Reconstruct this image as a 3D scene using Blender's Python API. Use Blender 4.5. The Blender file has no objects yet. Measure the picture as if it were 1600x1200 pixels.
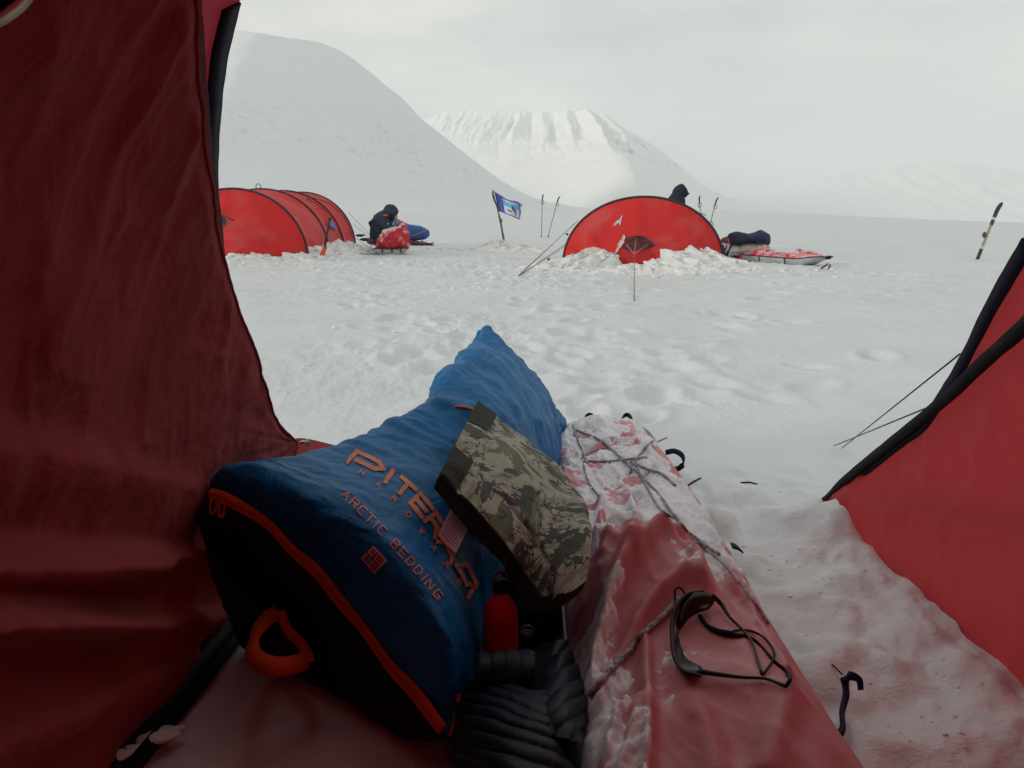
import bpy, math, random
import numpy as np
from mathutils import Vector, Matrix
from mathutils.bvhtree import BVHTree

random.seed(7)
rng = np.random.default_rng(11)
SC = bpy.context.scene
COL = SC.collection
R = math.radians

# ------------------------------------------------------------------ camera
CAM_H, PITCH, FPX = 1.0, 12.6, 1186.0
cam_d = bpy.data.cameras.new('camera')
cam = bpy.data.objects.new('camera', cam_d)
COL.objects.link(cam)
cam.location = (0, 0, CAM_H)
cam.rotation_euler = (R(90 - PITCH), 0, 0)
cam_d.sensor_width = 36
cam_d.lens = FPX / 1600 * 36
cam_d.clip_start = 0.02
cam_d.clip_end = 30000
SC.camera = cam

# ------------------------------------------------------------------ light
SUN_EL, SUN_AZ = 13.0, -113.0          # azimuth measured from +y towards +x
w = bpy.data.worlds.new('World')
SC.world = w
w.use_nodes = True
nt = w.node_tree
for n in list(nt.nodes):
    nt.nodes.remove(n)
out = nt.nodes.new('ShaderNodeOutputWorld')
bg = nt.nodes.new('ShaderNodeBackground')
bg.inputs['Strength'].default_value = 0.1
sky = nt.nodes.new('ShaderNodeTexSky')
sky.sky_type = 'NISHITA'
sky.sun_disc = False
sky.sun_elevation = R(SUN_EL)
sky.sun_rotation = R(SUN_AZ)
tc = nt.nodes.new('ShaderNodeTexCoord')
mp = nt.nodes.new('ShaderNodeMapping')
mp.inputs['Scale'].default_value = (1.3, 1.3, 5.0)
nz = nt.nodes.new('ShaderNodeTexNoise')
nz.inputs['Scale'].default_value = 2.4
nz.inputs['Detail'].default_value = 5
nz.inputs['Roughness'].default_value = 0.5
cr = nt.nodes.new('ShaderNodeValToRGB')
cr.color_ramp.elements[0].position = 0.36
cr.color_ramp.elements[0].color = (5.7, 5.9, 5.8, 1)
cr.color_ramp.elements[1].position = 0.66
cr.color_ramp.elements[1].color = (8.5, 8.3, 7.5, 1)
mx = nt.nodes.new('ShaderNodeMixRGB')
mx.inputs['Fac'].default_value = 0.93
L = nt.links.new
L(tc.outputs['Generated'], mp.inputs['Vector'])
L(mp.outputs['Vector'], nz.inputs['Vector'])
L(nz.outputs['Fac'], cr.inputs['Fac'])
L(sky.outputs['Color'], mx.inputs['Color1'])
L(cr.outputs['Color'], mx.inputs['Color2'])
L(mx.outputs['Color'], bg.inputs['Color'])
L(bg.outputs['Background'], out.inputs['Surface'])

sl = bpy.data.lights.new('sun', 'SUN')
sl.energy = 2.5
sl.angle = R(11)
sl.color = (1.0, 0.93, 0.80)
so = bpy.data.objects.new('sun', sl)
COL.objects.link(so)
sdir = Vector((math.sin(R(SUN_AZ)) * math.cos(R(SUN_EL)), math.cos(R(SUN_AZ)) * math.cos(R(SUN_EL)), math.sin(R(SUN_EL))))
so.rotation_euler = sdir.to_track_quat('Z', 'Y').to_euler()
so.location = sdir * 50

SC.view_settings.view_transform = 'Standard'
SC.view_settings.look = 'None'
SC.view_settings.exposure = 0.0
SC.view_settings.gamma = 1.0
SC.view_settings.use_curve_mapping = False
SC.cycles.volume_bounces = 3
SC.cycles.max_bounces = 10
SC.cycles.diffuse_bounces = 5
SC.cycles.transmission_bounces = 8
SC.cycles.sample_clamp_indirect = 6
SC.cycles.use_denoising = True

# ------------------------------------------------------------------ numeric helpers
_perm = np.random.default_rng(5).permutation(256)
_perm = np.concatenate([_perm, _perm, _perm])
_g = np.random.default_rng(6).normal(size=(256, 3))
_g /= np.linalg.norm(_g, axis=1)[:, None]

def perlin(x, y, z=0.0, s=0):
    x = np.asarray(x, float) + s * 17.31
    y = np.asarray(y, float) + s * 9.17
    z = np.zeros_like(x) + z + s * 3.77
    xi, yi, zi = np.floor(x).astype(int), np.floor(y).astype(int), np.floor(z).astype(int)
    xf, yf, zf = x - xi, y - yi, z - zi
    u, v, q = [t * t * t * (t * (t * 6 - 15) + 10) for t in (xf, yf, zf)]
    r = 0
    for a in (0, 1):
        for b in (0, 1):
            for c in (0, 1):
                h = _perm[_perm[_perm[(xi + a) & 255] + ((yi + b) & 255)] + ((zi + c) & 255)]
                gg = _g[h]
                d = gg[..., 0] * (xf - a) + gg[..., 1] * (yf - b) + gg[..., 2] * (zf - c)
                r = r + d * (u if a else 1 - u) * (v if b else 1 - v) * (q if c else 1 - q)
    return r * 1.5

def fbm(x, y, z=0.0, o=4, s=0, g=0.5):
    r, a, f = 0, 1.0, 1.0
    for i in range(o):
        r = r + a * perlin(np.asarray(x) * f, np.asarray(y) * f, np.asarray(z) * f, s + i)
        a *= g
        f *= 2.03
    return r

def crease(x, y, z=0.0, o=3, s=0):
    r, a, f = 0, 1.0, 1.0
    for i in range(o):
        r = r + a * (1 - np.minimum(1, np.abs(perlin(x * f, y * f, z * f, s + i)) * 2.2)) ** 2
        a *= 0.5
        f *= 1.9
    return r

def rfold(x, y, z=0.0, o=2, s=0):
    # rounded folds: soft crests with slack cloth between
    r, a, f = 0, 1.0, 1.0
    for i in range(o):
        r = r + a * np.exp(-(perlin(x * f, y * f, z * f, s + i) / .22) ** 2)
        a *= 0.5; f *= 1.9
    return r

def sstep(a, b, x):
    t = np.clip((np.asarray(x, float) - a) / (b - a), 0, 1)
    return t * t * (3 - 2 * t)

CP, SP = math.cos(R(PITCH)), math.sin(R(PITCH))
def ray(px, py):
    a, b = (px - 800) / FPX, (600 - py) / FPX
    return np.array([a, CP + SP * b, -SP + CP * b])
O = np.array([0, 0, CAM_H])
def Pz(px, py, z):
    d = ray(px, py)
    return O + d * ((z - CAM_H) / d[2])
def Py(px, py, y):
    d = ray(px, py)
    return O + d * (y / d[1])

def cr1(P, n, periodic=False):
    """Catmull-Rom resample along axis 0"""
    P = np.asarray(P, float)
    k = len(P)
    t = np.linspace(0, k if periodic else k - 1, n, endpoint=not periodic)
    i = np.floor(t).astype(int)
    if not periodic:
        i = np.minimum(i, k - 2)
    f = (t - i).reshape((-1,) + (1,) * (P.ndim - 1))
    if periodic:
        a, b, c, d = P[(i - 1) % k], P[i % k], P[(i + 1) % k], P[(i + 2) % k]
    else:
        E = np.concatenate([[2 * P[0] - P[1]], P, [2 * P[-1] - P[-2]]])
        a, b, c, d = E[i], E[i + 1], E[i + 2], E[i + 3]
    return 0.5 * ((2 * b) + (-a + c) * f + (2 * a - 5 * b + 4 * c - d) * f ** 2 + (-a + 3 * b - 3 * c + d) * f ** 3)

def cr2(P, n, m, periodic=False):
    Q = cr1(P, n)
    return np.swapaxes(cr1(np.swapaxes(Q, 0, 1), m, periodic), 0, 1)

def gnormals(G, periodic=False):
    if periodic:
        dv = np.roll(G, -1, 1) - np.roll(G, 1, 1)
    else:
        dv = np.gradient(G, axis=1)
    du = np.gradient(G, axis=0)
    n = np.cross(du, dv)
    n /= np.maximum(np.linalg.norm(n, axis=2, keepdims=True), 1e-9)
    return n

def gfaces(n, m, periodic=False, off=0):
    i, j = np.meshgrid(np.arange(n - 1), np.arange(m if periodic else m - 1), indexing='ij')
    j2 = (j + 1) % m
    return (np.stack([i * m + j, i * m + j2, (i + 1) * m + j2, (i + 1) * m + j], -1).reshape(-1, 4) + off)

# ------------------------------------------------------------------ object helpers
ORG = {}
def thing(name, label, cat, loc, group=None):
    o = bpy.data.objects.new(name, None)
    o.empty_display_size = 0.1
    o.location = tuple(loc)
    o['label'] = label
    o['category'] = cat
    if group:
        o['group'] = group
    COL.objects.link(o)
    ORG[o.name] = np.array(loc, float)
    return o

def mk(name, V, F, mat, parent=None, label=None, cat=None, group=None, kind=None, smooth=True):
    V = np.asarray(V, float).reshape(-1, 3)
    if parent is not None:
        og = ORG[parent.name]
        V = V - og
    me = bpy.data.meshes.new(name)
    if isinstance(F, np.ndarray) and F.ndim == 2:
        nf, k = F.shape
        me.vertices.add(len(V))
        me.vertices.foreach_set('co', V.astype(np.float32).ravel())
        me.loops.add(nf * k)
        me.loops.foreach_set('vertex_index', F.astype(np.int32).ravel())
        me.polygons.add(nf)
        me.polygons.foreach_set('loop_start', (np.arange(nf) * k).astype(np.int32))
        me.update(calc_edges=True)
        me.validate()
    else:
        me.from_pydata([tuple(v) for v in V], [], [tuple(int(a) for a in f) for f in F])
        me.update()
    me.polygons.foreach_set('use_smooth', np.full(len(me.polygons), smooth))
    for m_ in (mat if isinstance(mat, (list, tuple)) else [mat]):
        me.materials.append(m_)
    o = bpy.data.objects.new(name, me)
    COL.objects.link(o)
    if parent is not None:
        o.parent = parent
        ORG[o.name] = og
    else:
        ORG[o.name] = np.zeros(3)
    if label: o['label'] = label
    if cat: o['category'] = cat
    if group: o['group'] = group
    if kind: o['kind'] = kind
    return o

def tube_vf(P, r, k=6, close=False):
    P = np.asarray(P, float)
    n = len(P)
    rr = np.full(n, r) if np.isscalar(r) else np.asarray(r, float)
    T = np.gradient(P, axis=0)
    T /= np.maximum(np.linalg.norm(T, axis=1)[:, None], 1e-9)
    up = np.array([0, 0, 1.0]) if abs(T[0][2]) < 0.9 else np.array([1.0, 0, 0])
    V = []
    a = np.cross(T[0], up); a /= np.linalg.norm(a)
    for i in range(n):
        a = a - T[i] * np.dot(a, T[i]); a /= max(np.linalg.norm(a), 1e-9)
        b = np.cross(T[i], a)
        for j in range(k):
            th = 2 * math.pi * j / k
            V.append(P[i] + rr[i] * (math.cos(th) * a + math.sin(th) * b))
    F = []
    for i in range(n - 1):
        for j in range(k):
            j2 = (j + 1) % k
            F.append((i * k + j, i * k + j2, (i + 1) * k + j2, (i + 1) * k + j))
    if not close:
        F.append(tuple(range(k))[::-1])
        F.append(tuple((n - 1) * k + j for j in range(k)))
    return V, F

def tube(name, P, r, mat, parent=None, k=6, **kw):
    V, F = tube_vf(P, r, k)
    return mk(name, V, F, mat, parent, **kw)

def multi(parts):
    V, F = [], []
    for v, f in parts:
        o = len(V)
        V.extend([tuple(p) for p in v])
        F.extend([tuple(int(i) + o for i in q) for q in f])
    return V, F

def ribbon_vf(P, N, wd, th=0.002):
    """P centre line, N normals per point"""
    P = np.array(P, float); N = np.array(N, float)
    n = len(P)
    T = np.gradient(P, axis=0)
    B = np.cross(T, N).astype(float); B /= np.maximum(np.linalg.norm(B, axis=1)[:, None], 1e-9)
    N2 = np.cross(B, T); N2 /= np.maximum(np.linalg.norm(N2, axis=1)[:, None], 1e-9)
    wd = np.full(n, wd) if np.isscalar(wd) else np.asarray(wd)
    q = np.stack([P - B * wd[:, None] / 2 - N2 * th / 2, P + B * wd[:, None] / 2 - N2 * th / 2,
                  P + B * wd[:, None] / 2 + N2 * th / 2, P - B * wd[:, None] / 2 + N2 * th / 2], 1)
    V = q.reshape(-1, 3)
    F = []
    for i in range(n - 1):
        for j in range(4):
            F.append((i * 4 + j, i * 4 + (j + 1) % 4, (i + 1) * 4 + (j + 1) % 4, (i + 1) * 4 + j))
    F.append((0, 3, 2, 1)); F.append(tuple((n - 1) * 4 + j for j in range(4)))
    return V, F

def blob_vf(c, r, seed=0, nz=0.25, sub=2):
    """irregular rounded lump"""
    import bmesh
    bm = bmesh.new()
    bmesh.ops.create_icosphere(bm, subdivisions=sub, radius=1)
    V = np.array([v.co[:] for v in bm.verts])
    F = [tuple(v.index for v in f.verts) for f in bm.faces]
    bm.free()
    d = 1 + nz * fbm(V[:, 0] * 1.3, V[:, 1] * 1.3, V[:, 2] * 1.3, 3, seed)
    V = V * d[:, None] * np.array(r) + np.array(c)
    return V, F

def box_vf(c, s, rot=0, bev=0.0):
    x, y, z = [a / 2 for a in s]
    V = np.array([(sx * x, sy * y, sz * z) for sz in (-1, 1) for sx, sy in ((-1, -1), (1, -1), (1, 1), (-1, 1))], float)
    c_, s_ = math.cos(rot), math.sin(rot)
    V = np.stack([V[:, 0] * c_ - V[:, 1] * s_, V[:, 0] * s_ + V[:, 1] * c_, V[:, 2]], 1) + np.array(c)
    F = [(3, 2, 1, 0), (4, 5, 6, 7), (0, 1, 5, 4), (1, 2, 6, 5), (2, 3, 7, 6), (3, 0, 4, 7)]
    return V, F

def lathe_vf(prof, c, k=24):
    V, F = [], []
    for (r_, z_) in prof:
        for j in range(k):
            th = 2 * math.pi * j / k
            V.append((c[0] + r_ * math.cos(th), c[1] + r_ * math.sin(th), c[2] + z_))
    n = len(prof)
    for i in range(n - 1):
        for j in range(k):
            F.append((i * k + j, i * k + (j + 1) % k, (i + 1) * k + (j + 1) % k, (i + 1) * k + j))
    F.append(tuple(range(k))[::-1])
    F.append(tuple((n - 1) * k + j for j in range(k)))
    return V, F

# ------------------------------------------------------------------ materials
def newmat(name):
    m = bpy.data.materials.new(name)
    m.use_nodes = True
    t = m.node_tree
    b = t.nodes['Principled BSDF']
    return m, t, b

def tex(t, kind, scale, detail=4, rough=0.55, vec=None, stretch=None, dist=0.0):
    c = t.nodes.new('ShaderNodeTexCoord')
    m = t.nodes.new('ShaderNodeMapping')
    if stretch: m.inputs['Scale'].default_value = stretch
    t.links.new(c.outputs['Object'], m.inputs['Vector'])
    n = t.nodes.new(kind)
    n.inputs['Scale'].default_value = scale
    if kind == 'ShaderNodeTexNoise':
        n.inputs['Detail'].default_value = detail
        n.inputs['Roughness'].default_value = rough
        n.inputs['Distortion'].default_value = dist
    t.links.new(m.outputs['Vector'], n.inputs['Vector'])
    return n

def ramp(t, src, pts, interp='LINEAR'):
    r = t.nodes.new('ShaderNodeValToRGB')
    r.color_ramp.interpolation = interp
    e = r.color_ramp.elements
    while len(e) < len(pts): e.new(0.5)
    for el, (p, c) in zip(e, pts):
        el.position = p
        el.color = (*c, 1) if len(c) == 3 else c
    t.links.new(src, r.inputs['Fac'])
    return r

def mixc(t, fac, a, b):
    m = t.nodes.new('ShaderNodeMixRGB')
    for s, i in ((fac, 'Fac'), (a, 'Color1'), (b, 'Color2')):
        if hasattr(s, 'links') or hasattr(s, 'is_linked'):
            t.links.new(s, m.inputs[i])
        elif isinstance(s, (tuple, list)):
            m.inputs[i].default_value = (*s, 1)
        else:
            m.inputs[i].default_value = s
    return m.outputs['Color']

def bump(t, b, hs, strength=0.3, dist=0.01):
    prev = None
    for h, s, d in hs:
        n = t.nodes.new('ShaderNodeBump')
        n.inputs['Strength'].default_value = s
        n.inputs['Distance'].default_value = d
        t.links.new(h, n.inputs['Height'])
        if prev: t.links.new(prev, n.inputs['Normal'])
        prev = n.outputs['Normal']
    t.links.new(prev, b.inputs['Normal'])
    return prev

def cloth(name, col, rough=0.65, var=0.2, dust=0.0, dustscale=14, dustcol=(.78, .80, .84), trans=None,
          wr=0.4, wscale=9, wdist=0.01, sheen=0.0, weave=True, upward=False, spec=0.15, dlo=0.80, dw=0.22, dmax=0.8):
    m, t, b = newmat(name)
    n1 = tex(t, 'ShaderNodeTexNoise', 3.5, 5)
    c0 = tuple(x * (1 - var) for x in col); c1 = tuple(min(1, x * (1 + var)) for x in col)
    c = ramp(t, n1.outputs['Fac'], [(0.3, c0), (0.7, c1)]).outputs['Color']
    if dust > 0:
        nd = tex(t, 'ShaderNodeTexNoise', dustscale, 8, 0.68)
        lo = dlo - dust * 0.5
        src = nd.outputs['Fac']
        if upward:
            ge = t.nodes.new('ShaderNodeNewGeometry')
            sx = t.nodes.new('ShaderNodeSeparateXYZ')
            t.links.new(ge.outputs['Normal'], sx.inputs[0])
            ma = t.nodes.new('ShaderNodeMath'); ma.operation = 'MULTIPLY_ADD'
            t.links.new(sx.outputs['Z'], ma.inputs[0]); ma.inputs[1].default_value = 0.22
            t.links.new(src, ma.inputs[2])
            mb = t.nodes.new('ShaderNodeMath'); mb.operation = 'SUBTRACT'
            t.links.new(ma.outputs[0], mb.inputs[0]); mb.inputs[1].default_value = 0.13
            src = mb.outputs[0]
        f = ramp(t, src, [(lo - dw * .5, (0, 0, 0)), (lo + dw * .5, (dmax,) * 3)]).outputs['Color']
        c = mixc(t, f, c, dustcol)
    t.links.new(c, b.inputs['Base Color'])
    b.inputs['Roughness'].default_value = rough
    b.inputs['Sheen Weight'].default_value = sheen
    b.inputs['Specular IOR Level'].default_value = spec
    n2 = tex(t, 'ShaderNodeTexNoise', wscale, 5, 0.6, dist=0.8)
    hs = [(n2.outputs['Fac'], wr, wdist)]
    if weave:
        n3 = tex(t, 'ShaderNodeTexNoise', 420, 2)
        hs.append((n3.outputs['Fac'], 0.15, 0.0012))
    nn = bump(t, b, hs)
    if trans:
        tr = t.nodes.new('ShaderNodeBsdfTranslucent')
        tr.inputs['Color'].default_value = (*trans[1], 1)
        t.links.new(nn, tr.inputs['Normal'])
        mxs = t.nodes.new('ShaderNodeMixShader')
        mxs.inputs['Fac'].default_value = trans[0]
        t.links.new(b.outputs[0], mxs.inputs[1]); t.links.new(tr.outputs[0], mxs.inputs[2])
        t.links.new(mxs.outputs[0], t.nodes['Material Output'].inputs['Surface'])
    return m

def plain(name, col, rough=0.5, metal=0.0, var=0.12, sc=20, spec=0.5, bmp=0.1):
    m, t, b = newmat(name)
    n = tex(t, 'ShaderNodeTexNoise', sc, 4)
    c = ramp(t, n.outputs['Fac'], [(0.3, tuple(x * (1 - var) for x in col)), (0.7, tuple(min(1, x * (1 + var)) for x in col))])
    t.links.new(c.outputs['Color'], b.inputs['Base Color'])
    b.inputs['Roughness'].default_value = rough
    b.inputs['Metallic'].default_value = metal
    b.inputs['Specular IOR Level'].default_value = spec
    if bmp: bump(t, b, [(n.outputs['Fac'], bmp, 0.003)])
    return m

def snowmat(name, col=(.655, .685, .705), b1=0.5, near=True):
    m, t, b = newmat(name)
    n = tex(t, 'ShaderNodeTexNoise', 1.1, 5)
    c = ramp(t, n.outputs['Fac'], [(0.3, tuple(x * .95 for x in col)), (0.7, tuple(min(1, x * 1.04) for x in col))])
    t.links.new(c.outputs['Color'], b.inputs['Base Color'])
    b.inputs['Roughness'].default_value = 0.62
    b.inputs['Specular IOR Level'].default_value = 0.25
    b.inputs['Subsurface Weight'].default_value = 0.0
    if near:
        n1 = tex(t, 'ShaderNodeTexNoise', 3.2, 7, 0.62, stretch=(1, 1.5, 1))
        n2 = tex(t, 'ShaderNodeTexNoise', 38, 5, 0.7)
        n3 = tex(t, 'ShaderNodeTexNoise', 11, 6, 0.7, stretch=(1, 1.4, 1))
        bump(t, b, [(n1.outputs['Fac'], b1 * .8, 0.05), (n3.outputs['Fac'], b1 * .8, 0.02), (n2.outputs['Fac'], 0.35, 0.006)])
    return m

M_SNOW = snowmat('snow')
M_SNOWSOFT = snowmat('snow_soft', (.74, .76, .78), 0.25)

# ------------------------------------------------------------------ terrain
def tan_e(px, py):
    d = ray(px, py)
    return d[2] / math.hypot(d[0], d[1])
_cpx = [-3000, -600, 400, 800, 1130, 1250, 1450, 1600, 2300, 4000]
_cpy = [333, 331, 330, 330, 329, 333, 344, 351, 372, 380]
_caz = [math.atan2(*ray(p, q)[:2]) for p, q in zip(_cpx, _cpy)]
_cte = [tan_e(p, q) for p, q in zip(_cpx, _cpy)]
def base(x, y):
    x = np.asarray(x, float); y = np.asarray(y, float)
    d = np.hypot(x, y); az = np.arctan2(x, y)
    z = np.interp(d, [0, 2.8, 6, 13, 22, 40], [0, .015, .08, .24, .36, .50])
    te = np.interp(az, _caz, _cte)
    f = sstep(30, 200, d)
    dd = np.maximum(d, 1)
    a = np.minimum((np.minimum(z, .5 + 0 * z) - 1) / dd, 0)
    a = np.where(d > 40, (-.5) / 40 * (1 - sstep(40, 200, d)), a)
    zf = 1 + dd * (a * (1 - f) + te * f)
    z = np.where(d > 30, zf, z)
    far = sstep(215, 700, d)
    z = np.where(d > 215, (1 + 215 * te) * (1 - far) + far * (-30.0), z)
    return z

def G(px, py):
    d = ray(px, py)
    t = np.geomspace(0.3, 220, 4000)
    zz = CAM_H + d[2] * t
    b = base(d[0] * t, d[1] * t)
    k = np.argmax(zz < b)
    return np.array([d[0] * t[k], d[1] * t[k], b[k]])

TENT2 = np.array([2.12, 12.6])
# footprints
_fp = []
for (x0, y0, x1, y1, n, sp) in ((-.2, 4.2, -3.3, 13.2, 60, .7), (.4, 4.2, 1.0, 12, 70, .8), (-2.6, 12.5, 1.4, 11.3, 70, .7),
                                (1.2, 4.0, 3.8, 11.5, 45, .9), (-.4, 3.3, 1.2, 4.2, 20, .5), (3.9, 12.5, 5.5, 9.5, 25, .8)):
    for i in range(int(n * .8)):
        f = (i + rng.random()) / (n * .8)
        _fp.append((x0 + (x1 - x0) * f + rng.normal() * sp * .45, y0 + (y1 - y0) * f + rng.normal() * sp * .4,
                    rng.uniform(.07, .125), rng.uniform(.014, .040), rng.random() * 3.14))

def detail(x, y):
    d = np.hypot(x, y)
    # trampled belt between the tents and the camera
    ch = np.exp(-((x + 1.0 - .05 * y) / 2.2) ** 2 - ((y - 11) / 4.5) ** 2) * .9
    ch = np.maximum(ch, np.exp(-((x - 2.1) / 2.4) ** 2 - ((y - 11.4) / 1.6) ** 2))
    ch = np.maximum(ch, np.exp(-((x + .2) / 1.7) ** 2 - ((y - 6.5) / 3.5) ** 2) * .6)
    ch = np.maximum(ch, np.exp(-((x - 4.4) / 2.2) ** 2 - ((y - 9.0) / 3.) ** 2) * .45)
    ch = ch * (.35 + .65 * sstep(-.1, .35, fbm(x / 1.4, y / 1.8, 0, 3, 21)))
    ch *= sstep(2.9, 4.5, d)
    h = .030 * fbm(x / 3.1, y / 3.6, 0, 2, 2) * sstep(2.5, 6, d)
    h += .010 * fbm(x / .45 + y * .3, y / .8, 0, 3, 5) * sstep(2.2, 4, d) * (1 - sstep(25, 60, d))
    h += ch * (.048 * fbm(x / .20, y / .28, 0, 5, 8, .62))
    h += .0025 * fbm(x / .035, y / .045, 0, 2, 9) * (1 - sstep(4, 7, d))
    # soft kicked up lumps in the vestibule
    nr = sstep(.55, .68, x) * sstep(.5, .9, y) * (1 - sstep(2.5, 3.1, y))
    bl = np.sqrt(fbm(x / .25, y / .28, 0, 3, 31, .42) ** 2 + .015)
    h += nr * (.088 * bl + .006 * fbm(x / .07, y / .08, 0, 3, 33) - .012)
    h += nr * .055 * np.exp(-((x - 1.0) / .09) ** 2 - ((y - 2.22) / .10) ** 2)
    h += .02 * np.exp(-((x - 1.00) / .10) ** 2) * sstep(.6, 1, y) * (1 - sstep(2.3, 2.7, y)) * (.5 + .8 * perlin(x / .15, y / .2, 0, 40))
    nl = (1 - sstep(.2, .5, x)) * (1 - sstep(2.6, 3.2, y)) * sstep(-2, -1.2, x)
    h += nl * (.03 * np.abs(fbm(x / .25, y / .25, 0, 2, 35)))
    # drift against the left corner
    h += .10 * np.exp(-((x + .62) / .25) ** 2 - ((y - 2.75) / .35) ** 2)
    h -= 1.2 * sstep(8, 60, d) * 0
    return h

nr_, na_ = 760, 900
tt = np.linspace(0, 1, nr_)
# radial rings follow the ground's own scale: fine near the camp, coarse far out
rad = np.interp(tt, [0, .12, .45, .78, .9, 1], [0, 0, 0, 0, 0, 0])
rad = np.concatenate([np.linspace(.12, 1.2, 60, False), np.linspace(1.2, 4, 170, False), np.linspace(4, 16, 330, False),
                      np.geomspace(16, 60, 90, False), np.geomspace(60, 260, 50, False), np.geomspace(260, 9000, 60)])
nr_ = len(rad)
ang = np.concatenate([np.linspace(-math.pi, -.85, 60, False), np.linspace(-.85, .85, 820, False), np.linspace(.85, math.pi, 61)])
RR, AA = np.meshgrid(rad, ang, indexing='ij')
GX, GY = RR * np.sin(AA), RR * np.cos(AA)
GZ = base(GX, GY) + detail(GX, GY)
for (fx, fy, fr, fd, fa) in _fp:
    fd0 = math.hypot(fx, fy)
    i0, i1 = np.searchsorted(rad, [fd0 - .7, fd0 + .7])
    sx, sy = GX[i0:i1], GY[i0:i1]
    dx, dy = sx - fx, sy - fy
    ca, sa = math.cos(fa), math.sin(fa)
    q = np.sqrt(((dx * ca + dy * sa) / fr) ** 2 + ((-dx * sa + dy * ca) / (fr * 1.8)) ** 2)
    GZ[i0:i1] += -fd * np.exp(-(q / .8) ** 4) + fd * .45 * np.exp(-((q - 1.25) / .35) ** 2)
Gm = np.stack([GX, GY, GZ], -1)
F = gfaces(*Gm.shape[:2])
mk('snow_ground', Gm, F, M_SNOW, kind='structure')
SNOWN = (GZ, rad, ang)
def gz(x, y):
    return float(base(x, y) + detail(np.array([x]), np.array([y]))[0])

# ------------------------------------------------------------------ mountains
def mountain_mat(name, rock=0.5, col=(.73, .75, .765)):
    m, t, b = newmat(name)
    n = tex(t, 'ShaderNodeTexNoise', .09, 10, 0.75, stretch=(.6, 1, 2.6))
    f = ramp(t, n.outputs['Fac'], [(.60 - .1 * rock, (0, 0, 0)), (.68 - .1 * rock, (1, 1, 1))])
    at = t.nodes.new('ShaderNodeAttribute'); at.attribute_name = 'rock'
    mu = t.nodes.new('ShaderNodeMath'); mu.operation = 'MULTIPLY'
    t.links.new(f.outputs['Color'], mu.inputs[0]); t.links.new(at.outputs['Fac'], mu.inputs[1])
    c = mixc(t, mu.outputs[0], col, (.46, .46, .47))
    t.links.new(c, b.inputs['Base Color'])
    b.inputs['Roughness'].default_value = .8
    b.inputs['Specular IOR Level'].default_value = .1
    n2 = tex(t, 'ShaderNodeTexNoise', .03, 8, .6, stretch=(1, 1, .4))
    bump(t, b, [(n2.outputs['Fac'], .5, 6.0)])
    return m

def mountain(name, prof, D, depth, foot, M, fD=None, gull=None, power=1.5, rockf=None, n=420, m=150, tilt=0.0):
    pp = np.array(prof, float)
    px = np.linspace(pp[0, 0], pp[-1, 0], n)
    py = np.interp(px, pp[:, 0], pp[:, 1])
    # soften and roughen the outline
    ker = np.ones(5) / 5
    py[2:-2] = np.convolve(py, ker, 'valid')
    py = py + 1.3 * fbm(px / 22., px * 0, 0, 4, 50)
    V = np.zeros((m, n, 3)); rk = np.zeros((m, n))
    mf = int(m * .78)
    for j in range(m):
        if j < mf:
            v = j / (mf - 1)
        else:
            v = 1 + (j - mf + 1) / (m - mf)
        for_ridge = min(v, 1.0)
        Dj = D + (fD(px) if fD is not None else 0)
        y0 = Dj - depth * (1 - for_ridge)
        if v > 1: y0 = Dj + (v - 1) * depth * .8
        V[j, :, 1] = y0
        rk[j] = v
    az = np.array([ray(a, b) for a, b in zip(px, py)])
    tx = az[:, 0] / az[:, 1]; te = az[:, 2] / az[:, 1]
    Dr = V[mf - 1, :, 1]
    Zr = CAM_H + te * Dr
    for j in range(m):
        v = rk[j, 0]
        y = V[j, :, 1]
        hv = v ** power if v <= 1 else max(0, 1 - (v - 1)) ** 1.2
        x = tx * Dr * (1 + 0 * y) * (.55 + .45 * y / Dr) 
        z = foot + (Zr - foot) * hv
        if gull is not None:
            y = y + gull(px, np.full(n, v), hv)
        V[j, :, 0] = x; V[j, :, 1] = y; V[j, :, 2] = z
    edge = np.minimum(1, rk * 4)[..., None]
    hh = (Zr.max() - foot)
    dn = fbm(V[..., 0] / (hh * .5), V[..., 2] / (hh * .35), V[..., 1] / (hh * .6), 5, 60, .55)
    V[..., 1] += dn * hh * .10 * np.sin(np.clip(rk, 0, 1) * math.pi)
    o = mk(name, V, gfaces(m, n), M, kind='structure')
    a = o.data.attributes.new('rock', 'FLOAT', 'POINT')
    rf = rockf(np.broadcast_to(px, (m, n)), rk) if rockf else np.zeros((m, n))
    a.data.foreach_set('value', rf.astype(np.float32).ravel())
    return o

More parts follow.
